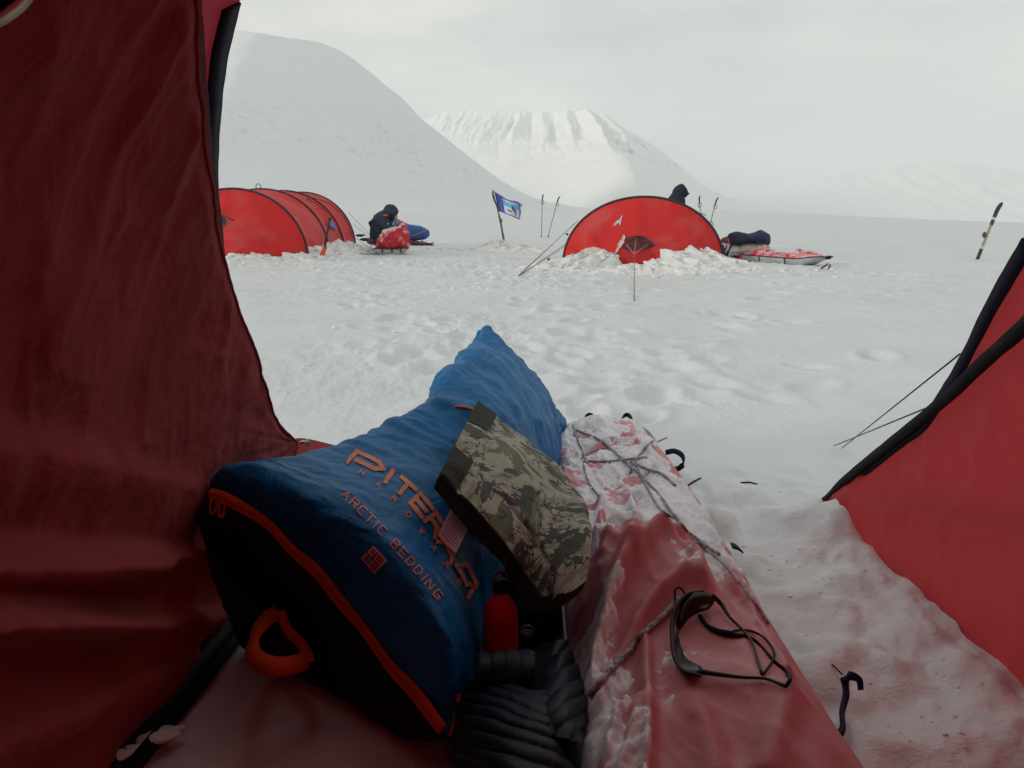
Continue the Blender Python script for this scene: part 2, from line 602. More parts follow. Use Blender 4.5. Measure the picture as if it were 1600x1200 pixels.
M_MT1 = mountain_mat('mountain_snow', .7)
M_MT2 = mountain_mat('mountain_snow_far', .5, (.80, .81, .80))
mountain('left_mountain', [(-1500, 330), (-900, 200), (-300, 95), (100, 55), (370, 47), (440, 57), (500, 66), (530, 78), (562, 99), (600, 131),
                      (630, 153), (655, 183), (700, 218), (740, 250), (775, 276), (812, 300), (850, 315), (930, 327)],
         950, 700, -4, M_MT1, fD=lambda p: np.clip((p - 400) * .8, 0, 400), power=1.9,
         gull=lambda p, v, h: 9 * np.sin(p / 17. + 3 * v) * np.exp(-((v - .6) / .25) ** 2) * sstep(450, 620, p),
         rockf=lambda p, v: np.clip(np.exp(-((v - (.62 + .0 * p)) / .10) ** 2) * sstep(395, 430, p) * .55
                                    + .7 * np.exp(-((v - .80) / .17) ** 2) * sstep(540, 640, p), 0, 1))
def _g2(p, v, h):
    k = np.exp(-((v - .80) / .20) ** 2)
    q = p + (v - .85) * 55 * np.clip((p - 860) / 70., -1, 1) + 9 * fbm(p / 26., v * 4, 0, 3, 71)
    ribs = np.interp(q, [640, 690, 770, 800, 812, 830, 848, 862, 885, 900, 920, 935, 955, 975, 1000],
                     [0, 10, 10, 52, -10, 46, -14, 36, -18, 50, -20, 50, -10, 20, 0])
    return ribs * k * 2.2 + 30 * fbm(q / 7., v * 2.5, 0, 4, 77) * k + 16 * np.sin(v * 46) * np.exp(-((v - .62) / .03) ** 2)
mountain('central_mountain', [(560, 250), (640, 204), (668, 186), (697, 171), (740, 172), (790, 173), (850, 175), (880, 172), (926, 170), (945, 178),
                         (985, 205), (1035, 236), (1060, 256), (1078, 277), (1115, 300), (1150, 322), (1190, 340)],
         2300, 1100, -30, M_MT2, fD=lambda p: np.abs(p - 950) * 2.6 - 200 * np.exp(-((p - 950) / 60) ** 2), gull=_g2, power=1.0,
         rockf=lambda p, v: .9 * np.exp(-((v - .60) / .02) ** 2) + .5 * np.exp(-((v - .97) / .03) ** 2))
def _g3(p, v, h):
    return 60 * fbm(p / 24., v * 2.5, 0, 3, 97) + 12 * np.sin(p / 9. + 5 * v + 2 * np.sin(p / 31.)) * np.exp(-((v - .6) / .35) ** 2)
mountain('far_range', [(1060, 322), (1110, 312), (1160, 306), (1215, 300), (1240, 290), (1280, 278), (1330, 268), (1400, 256), (1480, 250), (1560, 262),
                  (1700, 240), (1900, 262), (2300, 300)],
         3300, 1300, -40, M_MT2, gull=_g3, power=1.05, fD=lambda p: (p - 1300) * -.9,
         rockf=lambda p, v: .0 * np.exp(-((v - .45) / .05) ** 2))

# ------------------------------------------------------------------ haze
hm = bpy.data.materials.new('haze_air'); hm.use_nodes = True
ht = hm.node_tree
for n in list(ht.nodes): ht.nodes.remove(n)
ho = ht.nodes.new('ShaderNodeOutputMaterial'); hv = ht.nodes.new('ShaderNodeVolumePrincipled')
hv.inputs['Color'].default_value = (.93, .97, 1.0, 1)
hv.inputs['Density'].default_value = 0.00036
hv.inputs['Anisotropy'].default_value = 0.0
ht.links.new(hv.outputs[0], ho.inputs['Volume'])
V, F = box_vf((0, 4400, 130), (19000, 11000, 760))
mk('haze', V, F, hm, kind='stuff', smooth=False)
# ------------------------------------------------------------------ the tent around the camera
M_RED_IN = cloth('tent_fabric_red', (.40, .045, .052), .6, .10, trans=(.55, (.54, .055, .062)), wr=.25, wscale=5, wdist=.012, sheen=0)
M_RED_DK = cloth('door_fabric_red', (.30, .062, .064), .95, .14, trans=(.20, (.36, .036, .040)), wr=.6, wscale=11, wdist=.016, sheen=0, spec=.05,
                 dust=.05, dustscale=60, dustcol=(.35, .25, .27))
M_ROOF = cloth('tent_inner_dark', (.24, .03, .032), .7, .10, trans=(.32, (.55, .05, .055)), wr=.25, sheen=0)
M_NAVY = cloth('navy_webbing', (.007, .010, .032), .7, .2, dust=.04, dustscale=90)
M_BLACK = cloth('black_webbing', (.006, .007, .010), .7, .2, dust=.03, dustscale=90)
M_MUD = cloth('wet_dark_hem', (.020, .014, .014), .6, .3, dust=.16, dustscale=25)
M_CORD = plain('guy_cord', (.10, .10, .10), .7)
M_METAL = plain('worn_metal', (.45, .45, .46), .35, 1.0)

CX = .17
def ell(px, py, wd, H):
    """where a sight line meets the tunnel x=CX+wd*cos, z=H*sin"""
    d = ray(px, py)
    a = (d[0] / wd) ** 2 + (d[2] / H) ** 2
    b = 2 * ((0 - CX) * d[0] / wd ** 2 + CAM_H * d[2] / H ** 2)
    c = (CX / wd) ** 2 + (CAM_H / H) ** 2 - 1
    t = (-b + math.sqrt(b * b - 4 * a * c)) / (2 * a)
    p = O + d * t
    th = math.atan2(p[2] / H, (p[0] - CX) / wd)
    return p, th

W_, H_ = .93, 1.55
rp = [(1600, 370), (1545, 470), (1500, 562), (1470, 612), (1440, 652), (1400, 684), (1330, 745), (1284, 780)]
re_ = [ell(a, b, W_, H_) for a, b in rp]
lp = [(372, 0), (352, 80), (343, 150), (337, 230), (338, 300), (348, 400), (366, 500), (396, 600), (436, 690)]
le_ = [ell(a, b, W_, H_) for a, b in lp]
_top = [ell(a, b, W_, H_) for a, b in [(1640, 250), (1640, 100), (1640, -50), (1400, -50), (1100, -50), (800, -50), (600, -50), (450, -40)]]  # roof edge pushed forward, out of view, to darken the tent interior
th_pts = [(-.02, 2.60)] + sorted([(t, p[1]) for p, t in re_]) + [(t, min(p[1], 1.5)) for p, t in _top] + \
         sorted([(t, p[1]) for p, t in le_]) + [(math.pi - .03, 2.62), (math.pi + .02, 2.62)]
th_pts = sorted([(t, y) for t, y in th_pts])
tha = np.array([t for t, _ in th_pts]); tya = np.array([y for _, y in th_pts])
def yfront(t): return np.interp(t, tha, tya)

tent = thing('expedition_tent', 'red tunnel tent seen from inside, its fabric framing both sides of the open door', 'tent', (CX, 0, 0))

def shell(name, t0, t1, nt, ny, mat, yb=-1.5, wd=W_, H=H_, yf=yfront, wfun=None, both=True):
    th = np.linspace(t0, t1, nt)
    s = np.linspace(0, 1, ny)
    T, S = np.meshgrid(th, s, indexing='ij')
    Y = yb + (yf(T) - yb) * S
    X = CX + wd * np.cos(T); Z = H * np.sin(T)
    nx, nzv = np.cos(T) / wd, np.sin(T) / H
    nl = np.hypot(nx, nzv); nx /= nl; nzv /= nl
    D = wfun(T, Y, Z) if wfun else 0
    P = np.stack([X - nx * D, Y, Z - nzv * D], -1)
    return mk(name, P, gfaces(nt, ny), mat, tent), P

def wr_right(T, Y, Z):
    h = .010 * fbm(Y / .5 + Z, Z / .5, 0, 3, 70)
    # long crease that runs from the front corner back along the foot of the wall
    e = Z - (.02 + .30 * (2.55 - Y))
    h += .055 * np.exp(-(e / np.where(e > 0, .045, .13)) ** 2) * sstep(0, .5, 2.6 - Y) * (1 - sstep(1.4, 2.4, 2.6 - Y))
    h += .009 * crease(Y / .22 + Z * 1.2, Z / .45, 0, 3, 73) * (1 + 1.2 * np.exp(-((Y - 2.3) / .5) ** 2)) + .0025 * crease(Y / .07, Z / .11, 0, 2, 75) * sstep(0, .15, 2.62 - Y)
    h -= .04 * np.sin(np.clip(Z / 1.0, 0, 1) * math.pi) * sstep(0, .6, 2.6 - Y) * .5
    edge = np.clip((yfront(T) - Y) / .06, 0, 1)
    return h * edge
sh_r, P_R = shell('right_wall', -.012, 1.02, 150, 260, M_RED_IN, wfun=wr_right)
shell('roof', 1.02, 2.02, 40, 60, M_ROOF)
def wr_left(T, Y, Z):
    return .01 * fbm(Y / .3, Z / .3, 0, 3, 77) * np.clip((yfront(T) - Y) / .06, 0, 1)
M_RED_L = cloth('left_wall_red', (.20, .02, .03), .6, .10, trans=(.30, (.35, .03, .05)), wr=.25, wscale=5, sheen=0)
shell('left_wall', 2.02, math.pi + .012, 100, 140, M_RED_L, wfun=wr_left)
# rear wall of the sleeping room
th = np.linspace(0, math.pi, 40)
bv = [(CX, -1.5, .6)] + [(CX + W_ * math.cos(t), -1.5, H_ * math.sin(t)) for t in th]
mk('rear_wall', bv, [(0, i, i + 1) for i in range(1, 40)] + [(0, 40, 1)], M_ROOF, tent)

def edge_ribbon(name, pts, inward, wd, mat, parent, th=.004, wf=None):
    pts = cr1(np.array(pts), 60)
    N = []
    for p in pts:
        n = np.array([-(p[0] - CX) / W_ ** 2, 0, -p[2] / H_ ** 2]); n /= np.linalg.norm(n)
        N.append(n)
    N = np.array(N)
    T = np.gradient(pts, axis=0)
    B = np.cross(T, N); B /= np.linalg.norm(B, axis=1)[:, None]
    if np.dot(B[20], np.array([0, -1, 0])) < 0: B = -B
    wv = wd if wf is None else wf(np.linspace(0, 1, 60))[:, None]
    jag = (1 + .12 * fbm(np.linspace(0, 14, 60), np.zeros(60), 0, 3, 4))[:, None]
    c = pts + B * wv / 2 * inward
    V, F = ribbon_vf(c + N * .004, N, (wv * jag).ravel() if np.ndim(wv) else wd, th)
    return mk(name, V, F, mat, parent)

# pole sleeve and edging of the right door edge
edge_ribbon('edge_binding', [p for p, t in re_], 1, .045, M_NAVY, tent,
            wf=lambda s: np.interp(s, [0, .35, .6, .8, 1], [.030, .028, .036, .034, .020]))
sp_ = [(1680, 430), (1600, 512), (1540, 565), (1480, 622), (1420, 672), (1370, 712), (1320, 752), (1292, 780)]
spp = [ell(a, b, W_ - .012, H_ - .012)[0] for a, b in sp_]
edge_ribbon('pole_sleeve', spp, 0, .040, M_BLACK, tent, th=.012,
            wf=lambda s: np.interp(s, [0, .5, .8, 1], [.026, .026, .026, .014]))
# edging of the left wall
edge_ribbon('edge_binding', [p for p, t in le_], 1, .035, M_NAVY, tent,
            wf=lambda s: np.interp(s, [0, .12, .35, .6, 1], [.036, .036, .028, .014, .012]))

# hem at the foot of the right wall
hp = [(W_ + CX + .002, y, .012 + .012 * math.sin(y * 4)) for y in np.linspace(2.57, .2, 40)]
tube('hem', hp, .0065, M_MUD, tent)

# hanging door fabric on the left
WC, HC = .87, 1.47
cp = [(312, -10), (316, 90), (328, 200), (345, 330), (368, 460), (402, 580), (432, 650), (462, 692)]
ce = [ell(a, b, WC, HC) for a, b in cp]
cth = sorted([(t, p[1]) for p, t in ce])
cth = [(1.5, .45), (cth[0][0] - .3, .5)] + cth + [(cth[-1][0] + .10, cth[-1][1] - .10), (math.pi - .04, 2.0), (math.pi + .03, 1.95)]
ct_, cy_ = np.array([a for a, _ in cth]), np.array([b for _, b in cth])
tog = ce[-1][0]
def wr_curt(T, Y, Z):
    dy, dz = tog[1] - Y, Z - tog[2]
    rr = np.hypot(dy, dz); an = np.arctan2(dz, dy)
    h = .020 * fbm(Y / .55 + .3 * Z, Z / .8, 0, 3, 80)
    # upright folds from the ceiling, stronger near the free edge
    ed = yfc(T) - Y
    ee = sstep(0, .06, ed)
    h += .009 * fbm(Y / .13 + .35 * Z + .1 * perlin(Y / .3, Z / .3, 0, 95), Z / .9, 0, 3, 82, .5) * (.2 + .8 * np.exp(-(ed / .40) ** 2)) * sstep(.35, .8, Z) * (.25 + .75 * ee)
    h += .005 * crease((Y + .25 * Z) / .20, Z / .75, 0, 2, 84) * sstep(.3, .6, Z) * ee
    # folds that gather in the toggled corner
    h += .022 * fbm(an * 4.2, rr / .9, 0, 3, 86) * np.exp(-(rr / .8) ** 2) * sstep(0, .15, rr)
    # crumple
    wx, wz = Y + .05 * perlin(Y / .2, Z / .2, 0, 91), Z + .05 * perlin(Y / .2, Z / .2, 0, 92)
    msk = .3 + .7 * sstep(-.2, .5, perlin(Y / .45, Z / .5, 0, 93))
    h += .0080 * crease(wx / .24 + wz * .8, wz / .42, 0, 2, 88) * ee * msk
    h += .0085 * crease(wx / .30 - wz * 1.6, wz / .25, 0, 2, 94) * ee * (1.3 - msk)
    h += .0040 * crease(wx / .09 + wz, wz / .13, 0, 2, 96) * ee * msk
    h += .0020 * fbm(Y / .05, Z / .08, 0, 3, 89)
    # the slack foot of the fabric lies in long level rolls
    lo = 1 - sstep(.50, .62, Z)
    fold = 0
    for zc, am, wd_, sl_ in ((.75, .030, .05, .45), (.63, .075, .035, .50), (.55, .090, .035, .58), (.38, .05, .05, .5)):
        zz = Z - (zc - sl_ * (Y - .8) + .008 * np.sin(Y * 5 + zc * 20))
        fold = fold + am * np.where(zz > 0, np.exp(-(zz / (wd_ * .55)) ** 2), np.exp(-(zz / (wd_ * 1.5)) ** 2))
    h += fold * sstep(-.6, .3, Y) * (1 - .55 * sstep(1.15, 1.4, Y)) * (1 - sstep(1.5, 1.9, Y))
    h += .035 * np.exp(-(ed / .035) ** 2) * 0
    return h
def yfc(t): return np.interp(t, ct_, cy_)
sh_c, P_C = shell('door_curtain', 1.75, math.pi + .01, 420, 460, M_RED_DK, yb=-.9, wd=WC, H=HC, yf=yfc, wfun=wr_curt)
# rolled free edge of the curtain
tube('curtain_hem', P_C[20:, -1], .0035, M_RED_DK, tent)
# second fold of door cloth seen behind the curtain edge
WC2, HC2 = .90, 1.505
cp2 = [(338, -10), (322, 90), (330, 180), (338, 250), (342, 330), (360, 420)]
ce2 = [ell(a, b, WC2, HC2) for a, b in [(316, -10), (322, 90), (331, 200), (341, 300), (351, 380), (364, 460), (392, 560), (424, 640), (448, 688)]]
c2 = sorted([(t, p[1]) for p, t in ce2])
t2, y2 = np.array([a for a, _ in c2]), np.array([b for _, b in c2])
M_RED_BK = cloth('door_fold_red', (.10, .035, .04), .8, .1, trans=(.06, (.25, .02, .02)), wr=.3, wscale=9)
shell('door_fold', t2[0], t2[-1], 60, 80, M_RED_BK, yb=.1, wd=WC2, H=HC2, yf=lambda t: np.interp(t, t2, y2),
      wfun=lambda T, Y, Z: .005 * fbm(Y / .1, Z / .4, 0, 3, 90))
# metal toggle at the corner
tg = tog + np.array([.012, .01, -.003])
Vt = multi([tube_vf([tg + np.array([0, 0, 0]), tg + np.array([.012, 0, .004]), tg + np.array([.026, 0, -.003])], .006, 8),
            tube_vf([tg + np.array([.020, 0, .012]), tg + np.array([.028, 0, 0]), tg + np.array([.020, 0, -.012])], .003, 6)])
mk('toggle', *Vt, M_METAL, tent)
# a snow flap of the tent running off under the bag
sf = np.array([[tog + np.array([-.06, .0, -.01]), tog + np.array([-.02, .12, -.02]), tog + np.array([.05, .30, -.10])],
               [tog + np.array([-.02, -.05, -.10]), tog + np.array([.08, .06, -.13]), tog + np.array([.14, .25, -.20])],
               [tog + np.array([.0, -.10, -.26]), tog + np.array([.12, .0, -.24]), tog + np.array([.25, .20, -.27])]])
mk('snow_flap', cr2(sf, 24, 24), gfaces(24, 24), M_RED_DK, tent)
# dirty snow flap strip on the ground beside the curtain
st = [Pz(a, b, .02) + np.array([0, 0, c]) for a, b, c in ((428, 905, .03), (402, 955, .02), (350, 1015, .014), (285, 1097, .012), (222, 1175, .012), (168, 1240, .012))]
st = cr1(np.array(st), 50)
nn = np.tile([0.35, 0, 1.0], (50, 1)) + .25 * np.stack([fbm(np.linspace(0, 6, 50), np.zeros(50), k, 2, 3) for k in (0, 5, 9)], 1)
V, F = ribbon_vf(st + np.array([-.02, 0, .018]), nn, .085 + .02 * np.sin(np.linspace(0, 9, 50)), .008)
mk('ground_strap', V, F, M_MUD, tent)
V, F = ribbon_vf(st + np.array([.025, 0, .012]), nn, .03, .006)
mk('ground_strap', V, F, M_BLACK, tent)
# mesh vent with zip in the upper left
pa = [ell(a, b, WC - .03, HC - .03)[0] for a, b in ((-60, 60), (-10, 38), (12, 24), (30, 8), (48, -20), (70, -60))]
pa = cr1(np.array(pa), 40)
pb = pa + np.array([0, -.5, .25]) * .25
V = np.stack([pa, pb], 1).reshape(-1, 3)
mk('mesh_vent', V, gfaces(40, 2), M_BLACK, tent)
parts = []
for i in range(0, 39):
    for q in (0, .5):
        p = pa[i] * (1 - q) + pa[i + 1] * q
        parts.append(tube_vf([p + np.array([.004, .003, 0]), p + np.array([.004, -.006, .004])], .0011, 4))
mk('zip_teeth', *multi(parts), plain('zip_metal', (.42, .38, .30), .4, .6), tent, kind='stuff')
# guy lines outside the right wall
ga, gb = Py(1312, 698, 3.55), None
anc = G(1308, 698)
q1, _ = ell(1500, 553, W_, H_); q2, _ = ell(1446, 638, W_, H_)
tube('guy_line', [q1, G(1315, 701)], .0022, M_CORD, tent, k=5)
tube('guy_line', [q2, G(1303, 697)], .0022, M_CORD, tent, k=5)
# patches of blown in snow on the curtain foot and strap
for (a, b, w_, h_, tl) in ((255, 1062, .045, .014, .6), (170, 1185, .05, .012, .6), (250, 1150, .04, .008, .6)):
    c = Pz(a, b, .045)
    V, F = blob_vf((0, 0, 0), (w_, .022, h_), 3, .5, 3)
    V = np.stack([V[:, 0] * math.cos(tl) - V[:, 1] * math.sin(tl), V[:, 0] * math.sin(tl) + V[:, 1] * math.cos(tl), V[:, 2]], 1) + c
    mk('snow_patch', V, F, M_SNOWSOFT, tent, kind='stuff')
# ------------------------------------------------------------------ blue bag
M_BLUE = cloth('blue_ripstop', (.004, .118, .31), .50, .10, wr=.60, wscale=13, wdist=.016, dust=.02, dustscale=120, spec=.22)
M_BLKPANEL = cloth('black_ripstop', (.010, .012, .016), .6, .2, wr=.3, wscale=6, dust=.05, dustscale=120)
M_ORANGE = cloth('orange_zip', (.62, .10, .012), .6, .15, wr=.3, wscale=30, wdist=.003)
M_PRINT = plain('orange_print', (.62, .17, .07), .6, var=.08)

T = [[(331, 772, .42), (424, 822, .375), (522, 926, .275), (620, 1046, .18), (701, 1150, .10)],
     [(346, 731, .46), (475, 768, .465), (606, 862, .40), (690, 972, .30), (724, 1055, .16)],
     [(500, 704, .46), (560, 735, .46), (655, 800, .40), (715, 880, .31), (752, 945, .15)],
     [(640, 648, .47), (680, 668, .47), (735, 710, .42), (790, 780, .32), (815, 850, .15)],
     [(697, 587, .52), (735, 605, .52), (785, 650, .45), (835, 700, .30), (858, 760, .15)],
     [(763, 514, .585), (790, 543, .53), (828, 583, .43), (862, 628, .30), (884, 660, .12)]]
B0 = [(306, 812, .38), (352, 868, .26), (440, 985, .09), (535, 1090, .04), (640, 1152, .04)]
T3 = np.array([[Pz(*p) for p in r] for r in T])
rings = []
for i in range(6):
    t = T3[i]
    if i == 0:
        b = np.array([Pz(*p) for p in B0])
    else:
        c = t.mean(0)
        b = t.copy()
        k = .80 if i < 5 else .93
        b[:, :2] = c[:2] + (t[:, :2] - c[:2]) * k + np.array([-.02, .02])
        b[:, 2] = .03 if i < 5 else t[:, 2] * .0 + np.linspace(.30, .05, 5)
        if i == 5: b[:, :2] = t[:, :2] + np.array([-.03, .03]); b[:, 2] = t[:, 2] - np.array([.03, .05, .08, .08, .05])
    mr = (t[4] + b[4]) / 2 + (np.array([.03, -.01, 0]) if i < 5 else 0)
    ml = (t[0] + b[0]) / 2 + (np.array([-.04, .05, 0]) if 0 < i < 5 else 0)
    rings.append(np.concatenate([t, [mr], b[::-1], [ml]]))
rings = np.array(rings)
NB, MB_ = 200, 260
BG = cr2(rings, NB, MB_, True)
NN = gnormals(BG, True)
cen = BG.mean((0, 1))
if (NN * (BG - cen)).sum() < 0: NN = -NN
s_ = np.linspace(0, 1, NB)[:, None] * np.ones((1, MB_))
x_, y_, z_ = BG[..., 0], BG[..., 1], BG[..., 2]
ax = np.array([.5, .87])                       # run of the bag
al = x_ * ax[0] + y_ * ax[1]; ac = -x_ * ax[1] + y_ * ax[0]
h = .018 * fbm(al / .22, ac / .5, z_ / .5, 3, 101)
h += .009 * fbm(al / .05, ac / .40 + al * .6, z_ / .4, 3, 103) * np.exp(-((s_ - .62) / .16) ** 2)
h += .009 * crease(al / .11, ac / .34, z_ / .3, 3, 105) * (.3 + .7 * sstep(.35, .55, s_))
h += .018 * fbm(al / .10, ac / .10, z_ / .09, 3, 107) * np.exp(-((ac - ac.max()) / .14) ** 2) * np.exp(-((s_) / .25) ** 2)
h += .006 * crease(al / .3, ac / .12, z_ / .3, 2, 109) * np.exp(-((s_ - .95) / .12) ** 2)
h += .0035 * crease(al / .055 + .3 * ac, ac / .12, z_ / .1, 2, 112) + .0012 * fbm(al / .02, ac / .05, z_ / .03, 2, 113)
h *= sstep(0, .05, s_)
# gather across the waist, where the strap pulls the bag in
h -= .010 * np.exp(-((s_ - .67) / .035) ** 2)
BG = BG + NN * h[..., None]
bag = thing('bedding_bag', 'big blue bag with orange zip and lettering lying across the tent doorway', 'bag', (-.2, 1.9, 0))
Fb = gfaces(NB, MB_, True)
body = mk('bag_body', BG, Fb, [M_BLUE, M_BLKPANEL], bag)
_fi = np.arange(NB - 1)[:, None] + 0 * np.arange(MB_)[None]; _fj = np.arange(MB_)[None] + 0 * _fi
_bl = ((_fj > MB_ * 5.6 / 12) & (_fj < MB_ * 11.9 / 12) & (_fi < NB * .30)).astype(np.int32)
body.data.polygons.foreach_set('material_index', _bl.ravel())
# black end panel under the zip
nt_ = int(MB_ * 4 / 12) + 1
top = BG[0, :nt_]
bot_i = (np.arange(nt_) * 1.0)
lo = BG[0, int(round(MB_ * 6 / 12)):int(round(MB_ * 10 / 12)) + 1][::-1]
lo = np.array([lo[min(len(lo) - 1, int(round(i * (len(lo) - 1) / (nt_ - 1))))] for i in range(nt_)])
q = np.linspace(0, 1, 24)[:, None, None]
PN = top[None] * (1 - q) + lo[None] * q
pn_n = np.cross(PN[12, 60] - PN[12, 10], PN[20, 40] - PN[4, 40]); pn_n /= np.linalg.norm(pn_n)
if np.dot(pn_n, O - PN[12, 40]) < 0: pn_n = -pn_n
# close both ends of the panel to the body sides
right = BG[0, nt_ - 1:int(round(MB_ * 6 / 12)) + 1]
left = np.concatenate([BG[0, int(round(MB_ * 10 / 12)):], BG[0, :1]])
bul = np.sin(q[..., 0] * math.pi) * (.006 * np.sin(np.linspace(0, 1, nt_) * math.pi) ** .5)[None] + \
      .008 * fbm(PN[..., 0] / .1, PN[..., 1] / .1, PN[..., 2] / .1, 3, 111) * np.sin(q[..., 0] * math.pi)
PN = PN + pn_n * bul[..., None]
mk('end_panel', PN, gfaces(24, nt_), M_BLKPANEL, bag)
for side in (right, left):
    c = side.mean(0)
    V = np.concatenate([[c], side]); n = len(side)
    mk('end_gusset', V, [(0, i, i + 1) for i in range(1, n)] + [(0, n, 1)], M_BLKPANEL, bag)
allV = np.concatenate([BG.reshape(-1, 3), PN.reshape(-1, 3)])
allF = [tuple(int(a) for a in f) for f in Fb] + [tuple(int(a) for a in f) for f in gfaces(24, nt_, off=NB * MB_)]
bvh_bag = BVHTree.FromPolygons([tuple(v) for v in allV], allF)
def cast(bvh, px, py, lift=.002):
    d = ray(px, py); d = d / np.linalg.norm(d)
    r = bvh.ray_cast(Vector(O), Vector(d))
    if r[0] is None: return None, None
    p = np.array(r[0]); n = np.array(r[1])
    if np.dot(n, d) > 0: n = -n
    return p + n * lift, n
def cast_line(bvh, pts, n, lift=.002):
    P, N = [], []
    for p in cr1(np.array(pts, float), n):
        a, b = cast(bvh, p[0], p[1], lift)
        if a is None: continue
        P.append(a); N.append(b)
    P, N = np.array(P), np.array(N)
    k = np.array([.25, .5, .25])
    N2 = N.copy()
    N2[1:-1] = .25 * N[:-2] + .5 * N[1:-1] + .25 * N[2:]
    return P, N2
# zip: follows the edge between the blue top and the black panel
zp = top + pn_n * .006 + np.array([0, 0, .006])
zp = cr1(zp[::6], 90)
zt = np.linspace(0, 1, 90)
zp = zp + np.array([0, 0, 1]) * (.006 * np.sin(zt * 15) + .004 * np.sin(zt * 31))[:, None] * (np.sin(zt * math.pi))[:, None]
zn = np.tile(pn_n + np.array([0, 0, .9]), (90, 1))
V, F = ribbon_vf(zp, zn, .021 + .003 * np.sin(zt * 16), .004)
zipo = mk('zip', V, F, M_ORANGE, bag)
V, F = tube_vf(zp + pn_n * .003 + np.array([0, 0, .0025]), .003, 6)
mk('zip_coil', V, F, cloth('orange_coil', (.45, .05, .01), .5), zipo)
for a, b, c, d_ in ((338, 776, 334, 802), (352, 780, 350, 806)):
    p0, _ = cast(bvh_bag, a, b, .010)
    if p0 is None: p0 = zp[2] + pn_n * .01
    p1 = p0 + np.array([-.004, -.006, -.036])
    pp = [p0, p0 + np.array([-.006, -.006, -.012]), p1 + np.array([-.004, 0, 0]), p1 + np.array([.004, 0, 0]), p0 + np.array([.006, -.006, -.012]), p0]
    tube('zip_pull', cr1(np.array(pp), 22), .0028, M_ORANGE, bag)
# piping on the short right edge
pr, nr = cast_line(bvh_bag, [(702, 1150), (708, 1130), (713, 1108), (716, 1085)], 14, .003)
if len(pr) > 4: tube('piping', pr, .004, M_ORANGE, bag)
p_, n_ = cast_line(bvh_bag, [(712, 636), (725, 637), (738, 641), (750, 645)], 12, .003)
if len(p_) > 4: tube('piping', p_, .0035, M_ORANGE, bag)
# carrying handle
def hp_(px, py, dd):
    d = ray(px, py)
    return O + d * dd
hl = [hp_(436, 955, 1.60), hp_(413, 972, 1.52), hp_(397, 1000, 1.46), hp_(398, 1026, 1.43), hp_(425, 1040, 1.40), hp_(460, 1038, 1.42), hp_(480, 1030, 1.46)]
hl = cr1(np.array(hl), 50)
d0 = ray(440, 1000); d0 /= np.linalg.norm(d0)
hn = -np.tile(d0, (50, 1)); tw = np.linspace(0, 1, 50)
hn = hn + np.outer(.7 * np.sin(tw * math.pi), [-.6, 0, .6])
V, F = ribbon_vf(hl, hn, .034 - .014 * np.exp(-((tw - .33) / .10) ** 2), .003)
M_HAND = cloth('orange_webbing', (.55, .075, .015), .6, .12, wr=.3, wscale=80, wdist=.002)
mk('handle', V, F, M_HAND, bag)
hl2 = cr1(np.array([hp_(437, 955, 1.585), hp_(450, 985, 1.56), hp_(468, 1003, 1.53), hp_(478, 1018, 1.51), hp_(484, 1034, 1.46)]), 24)
V, F = ribbon_vf(hl2, -np.tile(d0, (24, 1)), .020, .003)
mk('handle', V, F, M_HAND, bag)

# printed lettering laid on the cloth
class Baseline:
    def __init__(s, pts):
        s.p = cr1(np.array(pts, float), 120)
        s.l = np.concatenate([[0], np.cumsum(np.linalg.norm(np.diff(s.p, axis=0), axis=1))])
    def at(s, u, v):
        x = np.interp(u, s.l, s.p[:, 0]); y = np.interp(u, s.l, s.p[:, 1])
        x2 = np.interp(u + 4, s.l, s.p[:, 0]) - np.interp(u - 4, s.l, s.p[:, 0])
        y2 = np.interp(u + 4, s.l, s.p[:, 1]) - np.interp(u - 4, s.l, s.p[:, 1])
        k = math.hypot(x2, y2) + 1e-9
        return x + v * y2 / k, y - v * x2 / k
GL = {'P': [[(0, 0), (.13, 1), (.80, 1), (1, .72), (.80, .40), (.22, .40)]],
      'I': [[(.5, 0), (.5, 1)]], 'T': [[(0, 1), (1, 1)], [(.5, 1), (.5, 0)]],
      'E': [[(1, 1), (0, 1), (0, 0), (1, 0)], [(0, .5), (.85, .5)]],
      'R': [[(0, 0), (0, 1), (.95, 1), (.95, .5), (0, .5)], [(.5, .5), (1, 0)]],
      'A': [[(0, 0), (.5, 1), (1, 0)], [(.22, .36), (.78, .36)]],
      'Q': [[(.0, .30), (.12, 1), (.72, 1), (1, 0)], [(0, .30), (.62, .30), (.80, .9)]],
      'H': [[(0, 0), (0, 1)], [(1, 0), (1, 1)], [(0, .5), (1, .5)]],
      'D': [[(0, 0), (0, 1), (.65, 1), (1, .7), (1, .3), (.65, 0), (0, 0)]],
      'W': [[(0, 1), (.25, 0), (.5, .8), (.75, 0), (1, 1)]],
      'C': [[(1, .95), (.8, 1), (.15, 1), (0, .8), (0, .2), (.15, 0), (.8, 0), (1, .05)]],
      'B': [[(0, 0), (0, 1), (.85, 1), (.95, .78), (.8, .53), (0, .53)], [(.8, .53), (1, .3), (.85, 0), (0, 0)]],
      'N': [[(0, 0), (0, 1), (1, 0), (1, 1)]],
      'G': [[(1, .95), (.8, 1), (.15, 1), (0, .8), (0, .2), (.15, 0), (1, 0), (1, .45), (.5, .45)]]}
